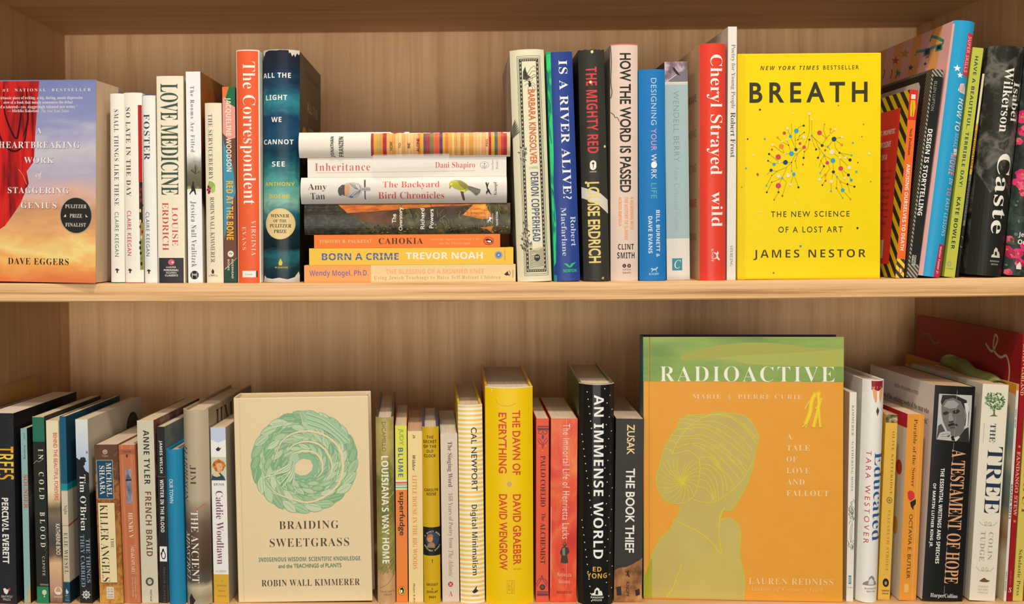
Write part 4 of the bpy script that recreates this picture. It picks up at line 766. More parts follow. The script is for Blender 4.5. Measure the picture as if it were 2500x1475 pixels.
B.poly([(163, 1441), (166, 1446), (169, 1448), (168, 1454), (162, 1454), (161, 1448)], 'b8c4c8'); B.t_('HILL', 160, 1457, 169, 1460, 'a8b8c0', 'R', o='h'); B.t_('AND', 162, 1463, 169, 1465, 'a8b8c0', 'R', o='h'); B.t_('WANG', 160, 1468, 171, 1471, 'a8b8c0', 'R', o='h')
B.t_('NIGHT', .35, .50, .8, .56, '1c1c1c', 'r', f='F', frac=True); B.line([(.0, .585), (.5, .55)], .01, 'a05048', 'F', True); B.done()
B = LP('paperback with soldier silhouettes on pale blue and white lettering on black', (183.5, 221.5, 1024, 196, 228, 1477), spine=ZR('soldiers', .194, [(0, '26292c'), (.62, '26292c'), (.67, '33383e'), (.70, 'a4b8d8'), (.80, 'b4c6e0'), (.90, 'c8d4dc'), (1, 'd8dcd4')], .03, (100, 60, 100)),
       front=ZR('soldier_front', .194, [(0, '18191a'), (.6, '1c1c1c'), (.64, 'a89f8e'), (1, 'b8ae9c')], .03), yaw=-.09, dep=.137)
B.poly([(186, 1118), (196, 1124), (199, 1118), (205, 1117), (210, 1122), (217, 1127), (211, 1130), (212, 1135), (207, 1139), (213, 1150), (224, 1156), (224, 1180), (188, 1180)], '26292c'); B.ell(207, 1122, 7.5, 5, '2a2e32'); B.ell(218, 1105, 3, 3.5, '7a8aa4')
B.t_('Tim O\u2019Brien', 197, 1160, 214, 1298, 'eae8e4', 'r', wt=.004, res=4); B.t_('THE THINGS', 213, 1318, 224, 1426, '8fa2b8', 'r', wt=.003); B.t_('THEY CARRIED', 198, 1308, 209, 1437, '8fa2b8', 'r', wt=.003)
B.ell(212, 1456, 9, 9, 'd8d8d4', n=30); B.ell(212, 1456, 6.6, 6.6, '26292c', n=30)
for k in range(4):
    a = k*PI/4; B.line([(212-12*math.cos(a), 1456-12*math.sin(a)), (212+12*math.cos(a), 1456+12*math.sin(a))], 1.3, 'd8d8d4')
B.ell(.80, .16, .12, .095, '2f2820', 'F', True); B.ell(.80, .16, .10, .08, '4a4234', 'F', True); B.done()
brn = NR('battle_print', (70, 70, 70), [(.3, '5a3420'), (.45, '8a5a34'), (.56, 'a8743c'), (.7, '6a4630')], 6, dist=.5)
B = LP('brown mottled pocket paperback with a blue name box and a cream title box', (229.5, 288, 1086, 244.5, 304, 1477), spine=ZR('battle_scene', .165, [(0, 'c89a4a'), (.14, 'b88038'), (.3, '8a5228'), (.45, 'b07a3a'), (.6, '7a4426'), (.72, 'a86a34'), (.86, '5f4030'), (1, '634434')], .9, (150, 150, 130), detail=8), yaw=-.09, dep=.105)
B.ell(257, 1104, 6, 5.5, 'd8c8b4'); B.ell(257, 1104, 4.6, 4.2, '6a4a38'); B.t_('BB', 254, 1101, 260, 1106, 'd8c8b4', 'S', o='h'); B.t_('Fiction', 249, 1111, 265, 1116, 'c0a890', 'i', o='h')
B.rect(236.5, 1124, 278, 1220, 'c8c4a4'); B.rect(237.5, 1125, 277, 1219, '234a6a'); B.t_('MICHAEL', 260.5, 1131, 274, 1214, 'e4e0d0', 'R', wt=-.004); B.t_('SHAARA', 243.5, 1138, 257, 1209, 'e4e0d0', 'R', wt=-.004)
B.rect(242, 1228.5, 286, 1427, '6a4a2a'); B.rect(243, 1229.5, 285, 1426, 'e8d8aa'); B.t_('KILLER ANGELS', 247, 1234, 267, 1424, '3f382e', 'r', res=4); B.t_('THE', 272, 1316, 280, 1341, '4a4234', 'r')
B.rect(261, 1436, 281, 1467, 'c8a878'); B.rect(262, 1437, 280, 1466, 'ded4c4')
for i, tx in enumerate(('U.S.', '$7.99', 'Canada', '$10.99')): B.t_(tx, 264, 1440+i*6.6, 278, 1444.4+i*6.6, '6a645c', 'R', o='h')
B.done()
B = LP('terracotta pocket paperback with fine yellow double rules and a small grey picture', (289, 335, 1087, 305, 346, 1477), spine='c0704c', yaw=-.09, dep=.105)
for u in (8, 11, 34, 37): B.line([(289+u+16*(y-1087)/390, y) for y in (1088, 1476)], .7, 'dca070')
B.full(1098, 1110, 'a86448'); B.t_('FOLGER', 301, 1101, 325, 1106, '5a3a30', 'R', o='h'); B.ell(313, 1114, 3, 4, '5a3428')
B.poly([(307, 1146), (325, 1146), (328, 1230), (311, 1232)], NR('court_print', (160, 120, 60), [(.3, '4a4a58'), (.5, '8a8494'), (.62, 'a89cac'), (.72, 'c8bcc0')], 5)); B.poly([(309, 1170), (316, 1158), (324, 1170)], '5a5a68'); B.poly([(309, 1171), (325, 1171), (325, 1175), (309, 1176)], '2a2a30')
B.t_('HENRY V', 316, 1254, 328, 1317, 'efdcc8', 'r'); B.t_('SHAKESPEARE', 322, 1339, 332, 1402, 'efd4bc', 'r'); B.line([(318, 1337), (336, 1335)], .7, 'e8c8a8'); B.line([(321, 1405), (338, 1403)], .7, 'e8c8a8'); B.t_('EDITED BY BARBARA A. MOWAT', 331, 1412, 335, 1468, 'e8c8a8', 'r'); B.t_('AND PAUL WERSTINE', 324, 1412, 328, 1462, 'e8c8a8', 'r'); B.done()
B = LP('pale grey-green paperback with bold dark and brown sans capitals', (334, 379, 1027, 347, 389.5, 1477), spine='cfcab4', front=NR('brown_floral', (50, 40, 40), [(.3, '3a2420'), (.5, '6a4038'), (.6, '8a6a5a'), (.7, '4a5a6a')], 4), yaw=-.09, dep=.135, pages=PG)
B.t_('ANNE TYLER', 352.5, 1051, 368, 1184, '33302c', 'S', sp=1.08, wt=-.004); B.t_('FRENCH BRAID', 357, 1202, 373.5, 1361, '7a4a40', 'S', sp=1.08, wt=-.004)
B.ell(367, 1424, 10, 10, '4a4a40', n=24); B.poly(star(367, 1424, 11.5, .78, 14), '4a4a40'); B.ell(367, 1424, 6, 6.6, 'c0bba4', n=20); B.ell(365, 1422, 1, 1, '4a4a40'); B.ell(369.5, 1422, 1, 1, '4a4a40'); B.t_('VINTAGE', 368, 1443, 372.5, 1473, '4a463c', 's', wt=.01); B.done()
B = LP('slim black paperback with a small white box holding a penguin', (382.5, 403, 1042, 390.5, 411.5, 1477), spine='2b2b2b', front=NR('grey_blue_cover', (20, 14, 14), [(.35, '8a8878'), (.5, '5a6f74'), (.65, '3a5a66')], 3), yaw=-.09, dep=.13)
B.t_('JAMES WELCH', 388.5, 1076, 397.5, 1156, 'e8e6e2', 'S', sp=1.05); B.line([(386, 1165), (407, 1165)], .8, '8a8680'); B.t_('WINTER IN THE BLOOD', 392, 1172, 401.5, 1302, 'e8e6e2', 'S', sp=1.05)
B.rect(390.5, 1337, 410.5, 1374, 'eeece8'); B.poly([(397, 1343), (401, 1342), (402, 1348), (406, 1356), (406, 1364), (402, 1369), (397, 1368), (394, 1361), (395, 1352)], '26262a'); B.poly([(398, 1350), (401, 1350), (404, 1358), (403, 1365), (398, 1366), (396, 1360)], 'eeece8'); B.poly([(393, 1352), (396, 1351), (393, 1362)], '26262a')
B.t_('PENGUIN CLASSICS', 400, 1388, 405, 1474, '8a5a48', 's', sp=1.4); B.done()
B = LH('bright blue cloth hardcover with a short white title', (404.5, 446, 1096, 414.5, 456, 1477), spine='2484ae', dep=.13, yaw=-.088, b=.006, rough=.6)
B.t_('OUR TOWN', 418.5, 1167, 429, 1226, 'd4dce0', 's', wt=.016); B.done()
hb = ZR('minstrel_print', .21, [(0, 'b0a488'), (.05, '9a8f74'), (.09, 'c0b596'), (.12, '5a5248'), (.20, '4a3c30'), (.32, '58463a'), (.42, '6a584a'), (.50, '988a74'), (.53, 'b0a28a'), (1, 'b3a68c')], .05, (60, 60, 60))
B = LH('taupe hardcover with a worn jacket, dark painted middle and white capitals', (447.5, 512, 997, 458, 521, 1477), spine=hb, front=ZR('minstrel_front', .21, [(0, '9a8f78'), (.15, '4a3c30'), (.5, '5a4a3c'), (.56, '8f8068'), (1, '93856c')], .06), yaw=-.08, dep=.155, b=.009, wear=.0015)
B.t_('HARRISON', 451, 1085, 464.5, 1225, '4a4640', 'i', wt=.004, res=4); B.t_('JIM', 471, 1132, 487, 1179, '4a4640', 'r', res=4); B.t_('THE ANCIENT', 475, 1243, 494, 1420, 'ece4d8', 'r', res=4); B.t_('MINSTREL', 457.5, 1296, 471, 1417, 'ece4d8', 'i', wt=.002, res=4)
B.curve([(487, 1242), (497, 1234), (508, 1228)], 2, 'b8684a'); B.poly([(468, 1460), (474, 1446), (480, 1455), (486, 1462), (478, 1476), (470, 1476)], '33322c')
B.t_('JIM', .12, .03, .52, .16, '2f2a26', 'r', f='F', frac=True); B.done()
B = LP('white paperback with a red-haired girl portrait, pale blue head and yellow foot', (513.5, 554.5, 1044, 523, 561.5, 1477), spine='ece9e6', front='a49c8a', yaw=-.072, dep=.125)
B.full(1043, 1073, 'c0cce4'); B.poly([(514, 1073), (555, 1073), (535, 1081)], 'c0cce4'); B.poly([(528, 1097), (532, 1094), (535, 1091), (538, 1095), (543, 1094), (539, 1099), (537, 1102), (532, 1102), (529, 1100)], '33323a')
B.full(1117, 1174, 'c8ceb0'); B.poly([(516, 1174), (518, 1160), (528, 1154), (540, 1156), (550, 1165), (554, 1174)], '2f4a5c'); B.poly([(519, 1162), (526, 1152), (536, 1156), (541, 1163), (530, 1166)], 'd8c49a')
for k in range(30):
    a = k*.42; B.ell(536+14*math.cos(a)*random.uniform(.6, 1.05), 1138+13*math.sin(a)*random.uniform(.6, 1.05), 4, 4.2, random.choice(['b8602c', 'c87434', 'a85024', 'd88a48']), n=9, layer=12)
B.poly([(529, 1135), (534, 1131), (543, 1132), (547, 1140), (545, 1150), (538, 1155), (532, 1150)], 'e0ac7c'); B.ell(540, 1141, 1, .8, '4a3424'); B.ell(545, 1140.5, .8, .7, '4a3424'); B.line([(539, 1149), (544, 1148)], 1, 'a84a3a')
B.t_('BRINK', 523, 1181, 551, 1187, '6a6460', 's', o='h', sp=1.2); B.t_('Caddie Woodlawn', 529, 1200, 548, 1381, '7a4a58', 'r', res=4); B.t_('ALADDIN', 527, 1396, 554, 1401, '8a8680', 'r', o='h', sp=1.2)
B.full(1406, 1478, 'd4a838')
for tx, y in (('A', 1422), ('NEWBERY', 1434), ('MEDAL', 1447), ('WINNER', 1460)): 
    w_ = 4*len(tx)*.95; B.t_(tx, 543-w_/2, y-2, 543+w_/2, y+2, '7a6424', 'R', o='h', sp=1.2)
B.done()

# ---- face-out cream hardcover with the braided coil
B = LH('cream face-out hardcover with a green coiled braid drawing', (569.5, 901, 973, 582, 909.5, 1474), mode='face', t=.034, spine='e0cdaa', front='e4cfa8', rough=.6)
B.line([(584+12*(y-973)/500, y) for y in (974, 1473)], 2.5, 'd8c298')
cx, cy = 744, 1131
gs = ['93b68a', 'a6c298', 'b4c9a2', '86ad82', 'c2d0ac']
B.poly([(cx+131*math.cos(2*PI*i/60)*(1+.012*math.sin(i*5.2)), cy+124*math.sin(2*PI*i/60)*(1+.012*math.sin(i*5.2))) for i in range(60)], '8fb890')
rc = random.Random(3)
for ring, (ra, wd, n) in enumerate(((109, 33, 25), (85, 26, 23), (64, 22, 19), (44, 19, 14))):
    ox, oy = (0, 0) if ring < 1 else (4, 3) if ring < 3 else (0, 10)
    for sgn in (1, -1, 0):
        for k in range(n):
            a = 2*PI*(k+(.5 if sgn > 0 else 0 if sgn < 0 else .25))/n; rr = ra+sgn*wd*.22
            x = cx+ox+rr*math.cos(a)*1.03; y = cy+oy+rr*math.sin(a)*.98; L_ = 2*PI*ra/n*1.65; ta = a+PI/2+sgn*.42
            B.poly(leaf(x, y, L_+2, wd*.62+2, ta), '6f9f76', layer=5+ring*6+(sgn+1)*2); B.poly(leaf(x, y, L_, wd*.60, ta), rc.choice(gs), layer=6+ring*6+(sgn+1)*2)
            for q in (-.25, .02, .28):
                c_, s_ = math.cos(ta), math.sin(ta); xx, yy = x-s_*q*wd*.42, y+c_*q*wd*.42
                B.line([(xx-c_*L_*.3, yy-s_*L_*.3), (xx+c_*L_*.3, yy+s_*L_*.3)], .8, rc.choice(['b9d0ae', 'c6d8b6', '6a9f78']), layer=7+ring*6+(sgn+1)*2)
cr = 'e4cfa8'
ex = lambda pts: [(590+x/5.268, 990+y/5.268) for x, y in pts]
B.curve(ex([(420, 745), (455, 610), (520, 480), (640, 385), (820, 345), (990, 370), (1150, 450), (1260, 570), (1310, 720), (1300, 900), (1240, 1050), (1090, 1180), (920, 1255), (780, 1255), (640, 1210), (520, 1175), (420, 1110), (350, 1030)]), 5.5, cr, taper=True, layer=40)
B.curve(ex([(580, 610), (680, 520), (830, 480), (980, 510), (1090, 600), (1155, 730), (1165, 850), (1110, 970)]), 4.5, cr, taper=True, layer=40)
B.curve(ex([(640, 640), (760, 605), (880, 605), (980, 650), (1040, 750), (1040, 870), (970, 950)]), 5, cr, taper=True, layer=40)
B.poly(ex([(680, 800), (720, 730), (800, 700), (890, 720), (925, 790), (905, 860), (840, 910), (760, 920), (690, 880)]), cr, layer=40)
B.poly(ex([(830, 100), (960, 120), (1120, 180), (1250, 270), (1350, 370), (1410, 490), (1390, 510), (1330, 520), (1250, 490), (1150, 380), (1000, 310), (850, 270), (815, 200)]), '9cc09a', layer=41)
for k in range(9): B.curve(ex([(835+k*3, 110+k*22), (1050, 190+k*20), (1230, 330+k*18), (1400-k*18, 480+k*6)]), 1.1, ['d0dcb8', '6a9f78', 'bcd2ae'][k % 3], layer=42)
B.poly(ex([(745, 92), (810, 90), (830, 150), (835, 205), (850, 260), (830, 300), (785, 260), (780, 200), (760, 140)]), 'b4cca6', layer=43)
for k in range(3): B.curve(ex([(760+k*20, 95), (790+k*14, 160), (800+k*14, 230)]), 1, '6a9f78', layer=44)
B.poly(ex([(610, 700), (640, 640), (720, 620), (750, 700), (730, 750), (650, 750)]), 'a8c8a2', layer=41)
for k in range(26):
    x1 = 250+k*17; y1 = 945 if k < 3 else 860+60*math.sin(k*.5)+k*9; 
    B.curve(ex([(640+k*2, 735), (560+k*5, 800+k*5), (max(x1, 260), min(1110, y1))]), 1.6, ['cfdcb8', 'b4cca6', 'dce4c4', '5f9870'][k % 4], layer=44)
B.t_('BRAIDING', 682, 1275, 827.5, 1294.5, '4f4436', 'r', sp=1.12, wt=-.001, res=5); B.t_('SWEETGRASS', 659, 1317.5, 853, 1338, '4f4436', 'r', sp=1.12, wt=-.001, res=5)
B.t_('INDIGENOUS WISDOM, SCIENTIFIC KNOWLEDGE,', 632, 1363.5, 882.6, 1375, '5a8468', 's', wt=.012); B.t_('and the TEACHINGS of PLANTS', 680, 1380, 834, 1390, '5a8468', 's', wt=.012); B.t_('ROBIN WALL KIMMERER', 639, 1418.5, 879, 1434.5, '4a4034', 'r', sp=1.06, wt=.001, res=4); B.done()

grs = ZR('grass_painting', .196, [(0, 'c8a078'), (.16, 'c0966a'), (.20, '8a8248'), (.35, '9a9450'), (.5, '8a7c44'), (.62, '6a7438'), (.75, 'a89a58'), (.9, 'b8a864'), (1, 'a89858')], .7, (110, 110, 60), detail=7, rough=.32)
B = LH('hardcover with a painted olive grass jacket and white capitals beside the braid cover', (917, 963, 1018, 922.5, 967, 1473), spine=grs, dep=.155, yaw=.05, b=.006, front='3a3c30', back='2c3430', rough=.32)
B.t_('DICAMILLO', 933.5, 1028, 943.5, 1100, '6a5c34', 's'); B.t_('LOUISIANA\u2019S WAY HOME', 933, 1111, 951, 1373, 'f2ecda', 'S', wt=-.002, res=4)
for k in range(24): 
    y = random.uniform(1190, 1440); B.curve([(935+random.uniform(-8, 8), y), (950, y-14), (964, y-random.uniform(20, 36))], .8, random.choice(['c8bc7a', '4f5a2c', '6a6a34']), layer=3)
B.ell(946, 1430, 3, 4, 'd8a038'); B.t_('CANDLEWICK', 929, 1440, 965, 1444, '7a5a40', 'r', o='h'); B.t_('PRESS', 938, 1447, 958, 1451, '7a5a40', 'r', o='h'); B.done()
B = LP('slim paperback, lime green above and orange below, with playful letters', (963.5, 992.7, 1039, 968, 997, 1477), spine='e8823a', dep=.12, yaw=.04)
B.full(1038, 1174, 'dcd84a')
for y, c in ((1174, 'e8e4d0'), (1178, 'e06a34'), (1183, 'e8e4d0'), (1185, '5a6a9a'), (1187, 'e8e4d0'), (1190, '7ab86a'), (1194, 'e8d8a0')): B.full(y, y+4, c)
B.t_('JUDY', 971, 1047, 985, 1088, '6a9a3a', 's', sp=.95); B.t_('BLUME', 971.5, 1094, 984, 1166, '3a6aa8', 'S', sp=1.15); B.t_('superfudge', 971, 1203, 989, 1311, '2c2620', 's', wt=.012, res=4)
B.ell(981.5, 1448, 8.5, 11, '4a3a1a'); B.ell(981.5, 1448, 7.6, 10, 'e8c83a'); B.poly([(977, 1442), (983, 1439), (987, 1445), (986, 1454), (980, 1456), (977, 1450)], '22221e'); B.poly([(978, 1446), (983, 1446), (983, 1453), (979, 1453)], 'f0ece0'); B.done()
B = LP('slim buttery yellow paperback with orange capitals', (994, 1029.5, 1053, 998.5, 1035, 1477), spine='ecd296', dep=.125, yaw=.035, pages=PAGES('d0a684', 'b08a68'))
B.t_('JI', 1006, 1062, 1012, 1071, '3a2c20', 'R'); B.t_('Wilder', 1005.5, 1112, 1013, 1151, '3a2c20', 'I'); B.t_('LITTLE HOUSE IN THE BIG WOODS', 1006.5, 1162, 1018, 1394.5, 'e08a52', 'r', wt=.004); B.t_('Harper & Row', 1008.5, 1429, 1014, 1480, '4a3a28', 'I'); B.done()
B = LH('mustard yellow small hardcover with a black portrait band and stacked capitals', (1030.5, 1072, 1042, 1035.5, 1077, 1477), spine='cfa81c', dep=.125, yaw=.032, b=.004, front='2a3a7a', rough=.34)
for tx, y, w_ in (('THE', 1066, 17), ('SECRET', 1077.3, 33), ('OF THE', 1089, 31.5), ('OLD', 1100.5, 16.5), ('CLOCK', 1112, 29)): B.t_(tx, 1050-w_/2, y-3.6, 1050+w_/2, y+3.6, '33290c', 'S', o='h', wt=-.006)
B.t_('CAROLYN', 1036.5, 1192.5, 1070, 1199.5, '33290c', 'S', o='h', wt=-.006); B.t_('KEENE', 1042, 1202.5, 1065.5, 1209.5, '33290c', 'S', o='h', wt=-.006)
B.full(1288, 1358, '23221e'); B.ell(1056, 1319, 17, 19, '33485a'); B.poly([(1041, 1338), (1046, 1328), (1056, 1324), (1062, 1330), (1063, 1339)], '9a7a58'); B.ell(1050, 1316, 7.5, 9, 'c8885a'); B.poly([(1043, 1316), (1045, 1306), (1054, 1304), (1059, 1310), (1050, 1312)], 'b86a34')
for i, c in enumerate('A NANCY DREW'):
    if c != ' ':
        a = -PI*.84+i*PI*.68/11; x, y = 1056+20.5*math.cos(a), 1321+23*math.sin(a); B.t_(c, x-1.6, y-1.9, x+1.6, y+1.9, 'c8c0ac', 'S', o='h')
for i, c in enumerate('MYSTERY STORY'):
    if c != ' ':
        a = PI*.84-i*PI*.68/12; x, y = 1056+20.5*math.cos(a), 1323+23*math.sin(a); B.t_(c, x-1.6, y-1.9, x+1.6, y+1.9, 'c8c0ac', 'S', o='h')
B.t_('1', 1054, 1367, 1057, 1376, '33290c', 'S', o='h')
for tx, y, w_ in (('GROSSET', 1429.5, 29), ('&', 1439.5, 4), ('DUNLAP', 1447.5, 27), ('9501', 1460.5, 17)): B.t_(tx, 1056-w_/2, y-2.8, 1056+w_/2, y+2.8, '4a3c12', 'S', o='h', wt=-.008)
B.done()
B = LP('pale pinkish grey paperback with small black serif title and a red dot near its foot', (1075, 1117.5, 1060, 1080.5, 1123, 1474), spine='d8c8b6', dep=.135, yaw=.03, pages=PGW)
B.t_('The Singing Word', 1091, 1079, 1105, 1190, '4a443c', 'r', wt=.002); B.t_('168 Years of Poetry from', 1093, 1205, 1107, 1340, '8a7c6c', 'r', wt=-.001); B.t_('The Atlantic', 1096, 1346, 1108, 1411, '8a7c6c', 'i')
B.ell(1100.7, 1429.5, 6.4, 6.4, 'b8344a', n=24); B.line([(1097.5, 1426), (1104, 1433)], 1.2, 'e8d0c8'); B.line([(1104, 1426), (1097.5, 1433)], 1.2, 'e8d0c8'); B.t_('A', 1096, 1446, 1106, 1459, 'c04a58', 'r', o='h'); B.done()
B = LH('hardcover with yellow and white horizontal stripes', (1117.5, 1181.5, 988, 1124.5, 1185, 1477), spine=STRIPE('yellow_stripes', 2, 210, 'ecc464', 'f4ead2', .4, .42, .62), front='e8c23a', back='e0c038', dep=.155, yaw=.03, b=.004)
B.full(986, 991, 'e8e0d4'); B.t_('CAL NEWPORT', 1152, 1043, 1167, 1199, '2f3a4a', 's', wt=.010, sp=1.05, res=4); B.t_('Digital Minimalism', 1149, 1233, 1167.5, 1407, '2f3a4a', 's', wt=.012, res=4)
B.poly([(1153, 1448), (1160, 1440), (1165, 1432), (1164, 1442), (1169, 1446), (1163, 1450), (1158, 1452)], '33332c'); B.t_('portfolio', 1152, 1456, 1171, 1461, '8a8064', 'r', o='h'); B.done()
B = LH('very thick bright yellow hardcover with red-orange capitals', (1183, 1308.5, 943, 1187, 1303.5, 1477), spine='f2c60e', front='e8c014', back='e0a018', dep=.165, b=.008, rough=.34, pages=PAGES('dcc8b0'))
B.full(941, 945, 'efe6d8')
for tx, x0, x1, y0, y1 in (('THE DAWN OF', 1253, 1274, 1000, 1157.5), ('EVERYTHING', 1217.5, 1238.5, 1005, 1153), ('DAVID GRAEBER', 1253, 1273.5, 1205, 1378), ('DAVID WENGROW', 1218.5, 1239, 1204.5, 1390)): B.t_(tx, x0, y0, x1, y1, 'cf4a2c', 's', wt=.020, sp=1.04, res=4)
B.t_('AND', 1253, 1386, 1273, 1390, 'cf6a34', 's', o='h'); B.ell(1245, 1179.5, 6, 6.2, 'c0ac74', n=24)
for a in ((1237, 1416, 1256, 1417), (1237, 1447, 1256, 1448), (1237, 1416, 1238, 1448), (1255, 1416, 1256, 1448)): B.rect(*a, 'c89a1c')
B.t_('ALLEN', 1247.5, 1419, 1253, 1445, 'c89a1c', 's'); B.t_('LANE', 1240, 1422, 1245.5, 1442, 'c89a1c', 's'); B.curve([(1198, 946), (1200, 952), (1199, 957)], 1.2, 'f4ead0'); B.curve([(1210, 972), (1220, 985), (1245, 988), (1262, 982)], .8, 'd0aa14'); B.done()
B = LP('coral red paperback with dark scrollwork at head and foot', (1309.5, 1343.7, 1022, 1308.5, 1340, 1477), spine='e0583a', dep=.13, pages=PG)
nv = '7a3a48'
B.rect(1312, 1040, 1343, 1043, nv); B.rect(1312, 1045, 1343, 1051, nv)
for sg in (-1, 1):
    B.curve([(1327, 1052), (1327+sg*4, 1060), (1327+sg*11, 1058), (1327+sg*12, 1053), (1327+sg*8, 1053)], 1.6, nv); B.curve([(1327, 1096), (1327+sg*3, 1086), (1327+sg*9, 1082), (1327+sg*14, 1074)], 1.6, nv); B.curve([(1327, 1088), (1327+sg*5, 1076), (1327+sg*12, 1070)], 1.4, nv)
    B.curve([(1324, 1410), (1324+sg*3, 1418), (1324+sg*9, 1421), (1324+sg*14, 1432)], 1.6, nv); B.curve([(1324, 1418), (1324+sg*6, 1426), (1324+sg*13, 1438)], 1.4, nv)
B.poly(leaf(1327, 1067, 13, 6, PI/2), '4a4a68'); 
for x, y in ((1318, 1090), (1335, 1090), (1327, 1101)): B.ell(x, y, 1.4, 1.4, 'f0a83a', n=8)
B.t_('PAULO COELHO', 1320.5, 1114, 1334, 1240, '3a1f24', 'r', wt=.002); B.t_('The', 1323, 1256, 1333, 1275, '4a2228', 'r'); B.t_('ALCHEMIST', 1320, 1280, 1333, 1381.7, '4a2228', 'r', wt=.002)
B.ell(1325, 1439.5, 7, 7, '3a2a2c'); B.ell(1325, 1439.5, 4.5, 4.5, '6a4a44'); B.rect(1311, 1450, 1339, 1453, nv); B.rect(1311, 1455, 1339, 1461, '6a3a58'); B.done()
B = LP('fiery red and orange paperback with thin white outlined title and a small dark figure', (1345.5, 1410.5, 1022, 1342.5, 1408, 1477), spine=NR('fire_print', (30, 30, 18), [(.32, 'c8342c'), (.46, 'dc4a30'), (.56, 'e0663a'), (.68, 'e88a44')], 4, dist=1.2, rough=.3), dep=.13, rough=.3)
B.t_('The Immortal Life of Henrietta Lacks', 1374, 1035, 1391.5, 1320, 'f0d8cc', 's', wt=-.004, sp=1.15, res=4); 
for y0 in (1024, 1110, 1200, 1290, 1380): B.line([(1383.5, y0), (1383, y0+60)], .6, 'f0b8a0')
B.line([(1346, 1240), (1345, 1440)], 1.2, 'f0a890')
B.poly([(1372, 1342), (1379, 1338), (1388, 1342), (1391, 1352), (1385, 1360), (1388, 1378), (1382, 1381), (1376, 1380), (1369, 1379), (1371, 1362), (1367, 1354)], '3f3a34'); B.ell(1379.5, 1333.5, 4.4, 5.6, '4a3c30'); B.poly([(1373, 1344), (1380, 1341), (1380, 1362), (1374, 1360)], '8a7c6c'); B.ell(1379, 1332, 2.2, 3, '8a6a50')
B.t_('Rebecca', 1361, 1403, 1396, 1413, 'f0b0a0', 's', o='h', wt=-.004); B.t_('Skloot', 1364, 1421, 1393, 1430, 'f0b0a0', 's', o='h', wt=-.004); B.t_('BROADWAY', 1359, 1449, 1397, 1456, '8a2420', 'R', o='h'); B.t_('by', 1373, 1393, 1379, 1397, '5a2420', 'i', o='h'); B.done()
B = LH('glossy black hardcover speckled with tiny white dots', (1413.5, 1500.5, 933, 1411.5, 1497, 1477), spine='1e1e1c', front='46602e', back='3a4f2a', dep=.155, yaw=-.035, b=.011, rough=.16)
B.full(931, 935.5, 'cfc0ac')
for k in range(60):
    y = 945+k*8.8; u = (6+(k*37) % 24) if k % 2 else (62+(k*29) % 22); B.ell(1413+u, y, 1.4, 1.5, 'e8e6e0', n=8, layer=3)
B.t_('AN IMMENSE WORLD', 1447, 960, 1471.5, 1360, 'f0eeea', 'S', wt=-.002, sp=1.05, res=5); B.t_('ED', 1445, 1380, 1466, 1391.5, 'e0b03c', 'S', o='h', sp=1.08, wt=-.004); B.t_('YONG', 1431, 1396, 1480, 1408.5, 'e0b03c', 'S', o='h', sp=1.08, wt=-.004)
B.poly([(1456+.8*x-1, 1441+.8*y) for x, y in ho], 'eceae6'); B.poly([(1455+x, 1441+y) for x, y in ((-4, 7), (-3, -2), (0, -5), (3, -2), (3, 7))], '1e1e1c'); B.t_('RANDOM', 1440, 1453, 1471, 1457.5, 'd8d6d0', 'S', o='h'); B.t_('HOUSE', 1443.5, 1459.5, 1467, 1464, 'd8d6d0', 'S', o='h'); B.done()
B = LP('charcoal paperback with a burnt orange picture at the foot and rough white capitals', (1504, 1572.5, 1022, 1498.5, 1567.5, 1477), spine='35322f', dep=.135, yaw=-.03, pages=PAGES('d0b49c', 'b59a80'))
B.poly([(1500, 1399), (1512, 1392), (1528, 1390), (1545, 1382), (1560, 1373), (1569, 1366), (1568, 1477), (1498, 1477)], NR('burnt_print', (60, 60, 50), [(.3, '4a2c1c'), (.45, '8a5a34'), (.58, 'b07840'), (.7, 'c89050')], 6)); B.poly([(1504, 1440), (1516, 1438), (1518, 1460), (1506, 1462)], '3a2830'); B.poly([(1551, 1447), (1562, 1443), (1563, 1458), (1553, 1462)], '33242a')
B.t_('ZUSAK', 1530.5, 1036, 1549.5, 1111, 'e8d098', 's', wt=.014); B.t_('THE BOOK THIEF', 1527, 1145, 1549.5, 1354, 'ebe7de', 's', wt=.020, res=4)
dog(B, 1533, 1406, 9, '2a2220', vert=True); B.t_('KNOPF', 1529, 1426.5, 1536.5, 1463.5, '2a2220', 's', wt=.012); B.done()

# ---- face-out large orange hardcover
B = LH('large face-out orange hardcover with an olive woman in profile and a green top band', (1572, 2057, 823, 1571, 2055.5, 1470), mode='face', t=.025, spine='3f6f70', back='2a2648', front=NR('orange_cloth', (40, 40, 40), [(.35, 'de982f'), (.6, 'e09b34')], 3), rough=.5, yf=.008, yaw=-.05, widen=.985)
B.rect(1572, 822, 2057, 932, NR('green_wash', (9, 9, 30), [(.32, '6a8a4a'), (.5, '84a050'), (.66, '96ac58')], 5))
r1 = lambda pts: [(1540+x/4.214, 790+y/4.214) for x, y in pts]
r2 = lambda pts: [(1540+x/4.155, 1120+y/4.155) for x, y in pts]
B.poly(r1([(510, 350), (570, 310), (700, 270), (900, 225), (1150, 198), (1400, 195), (1620, 215), (1830, 245), (2176, 255), (2176, 445), (1800, 440), (1400, 430), (1180, 415), (1060, 380), (860, 370), (540, 375)]), 'a5a650'); B.poly(r1([(850, 360), (1100, 330), (1500, 310), (1900, 285), (2176, 262), (2176, 440), (1400, 425), (1180, 412), (1060, 378)]), 'abb058')
B.rect(1585, 822, 1587, 1466, 'c88a2c'); B.rect(1587, 822, 1588.6, 932, '5f7a34')
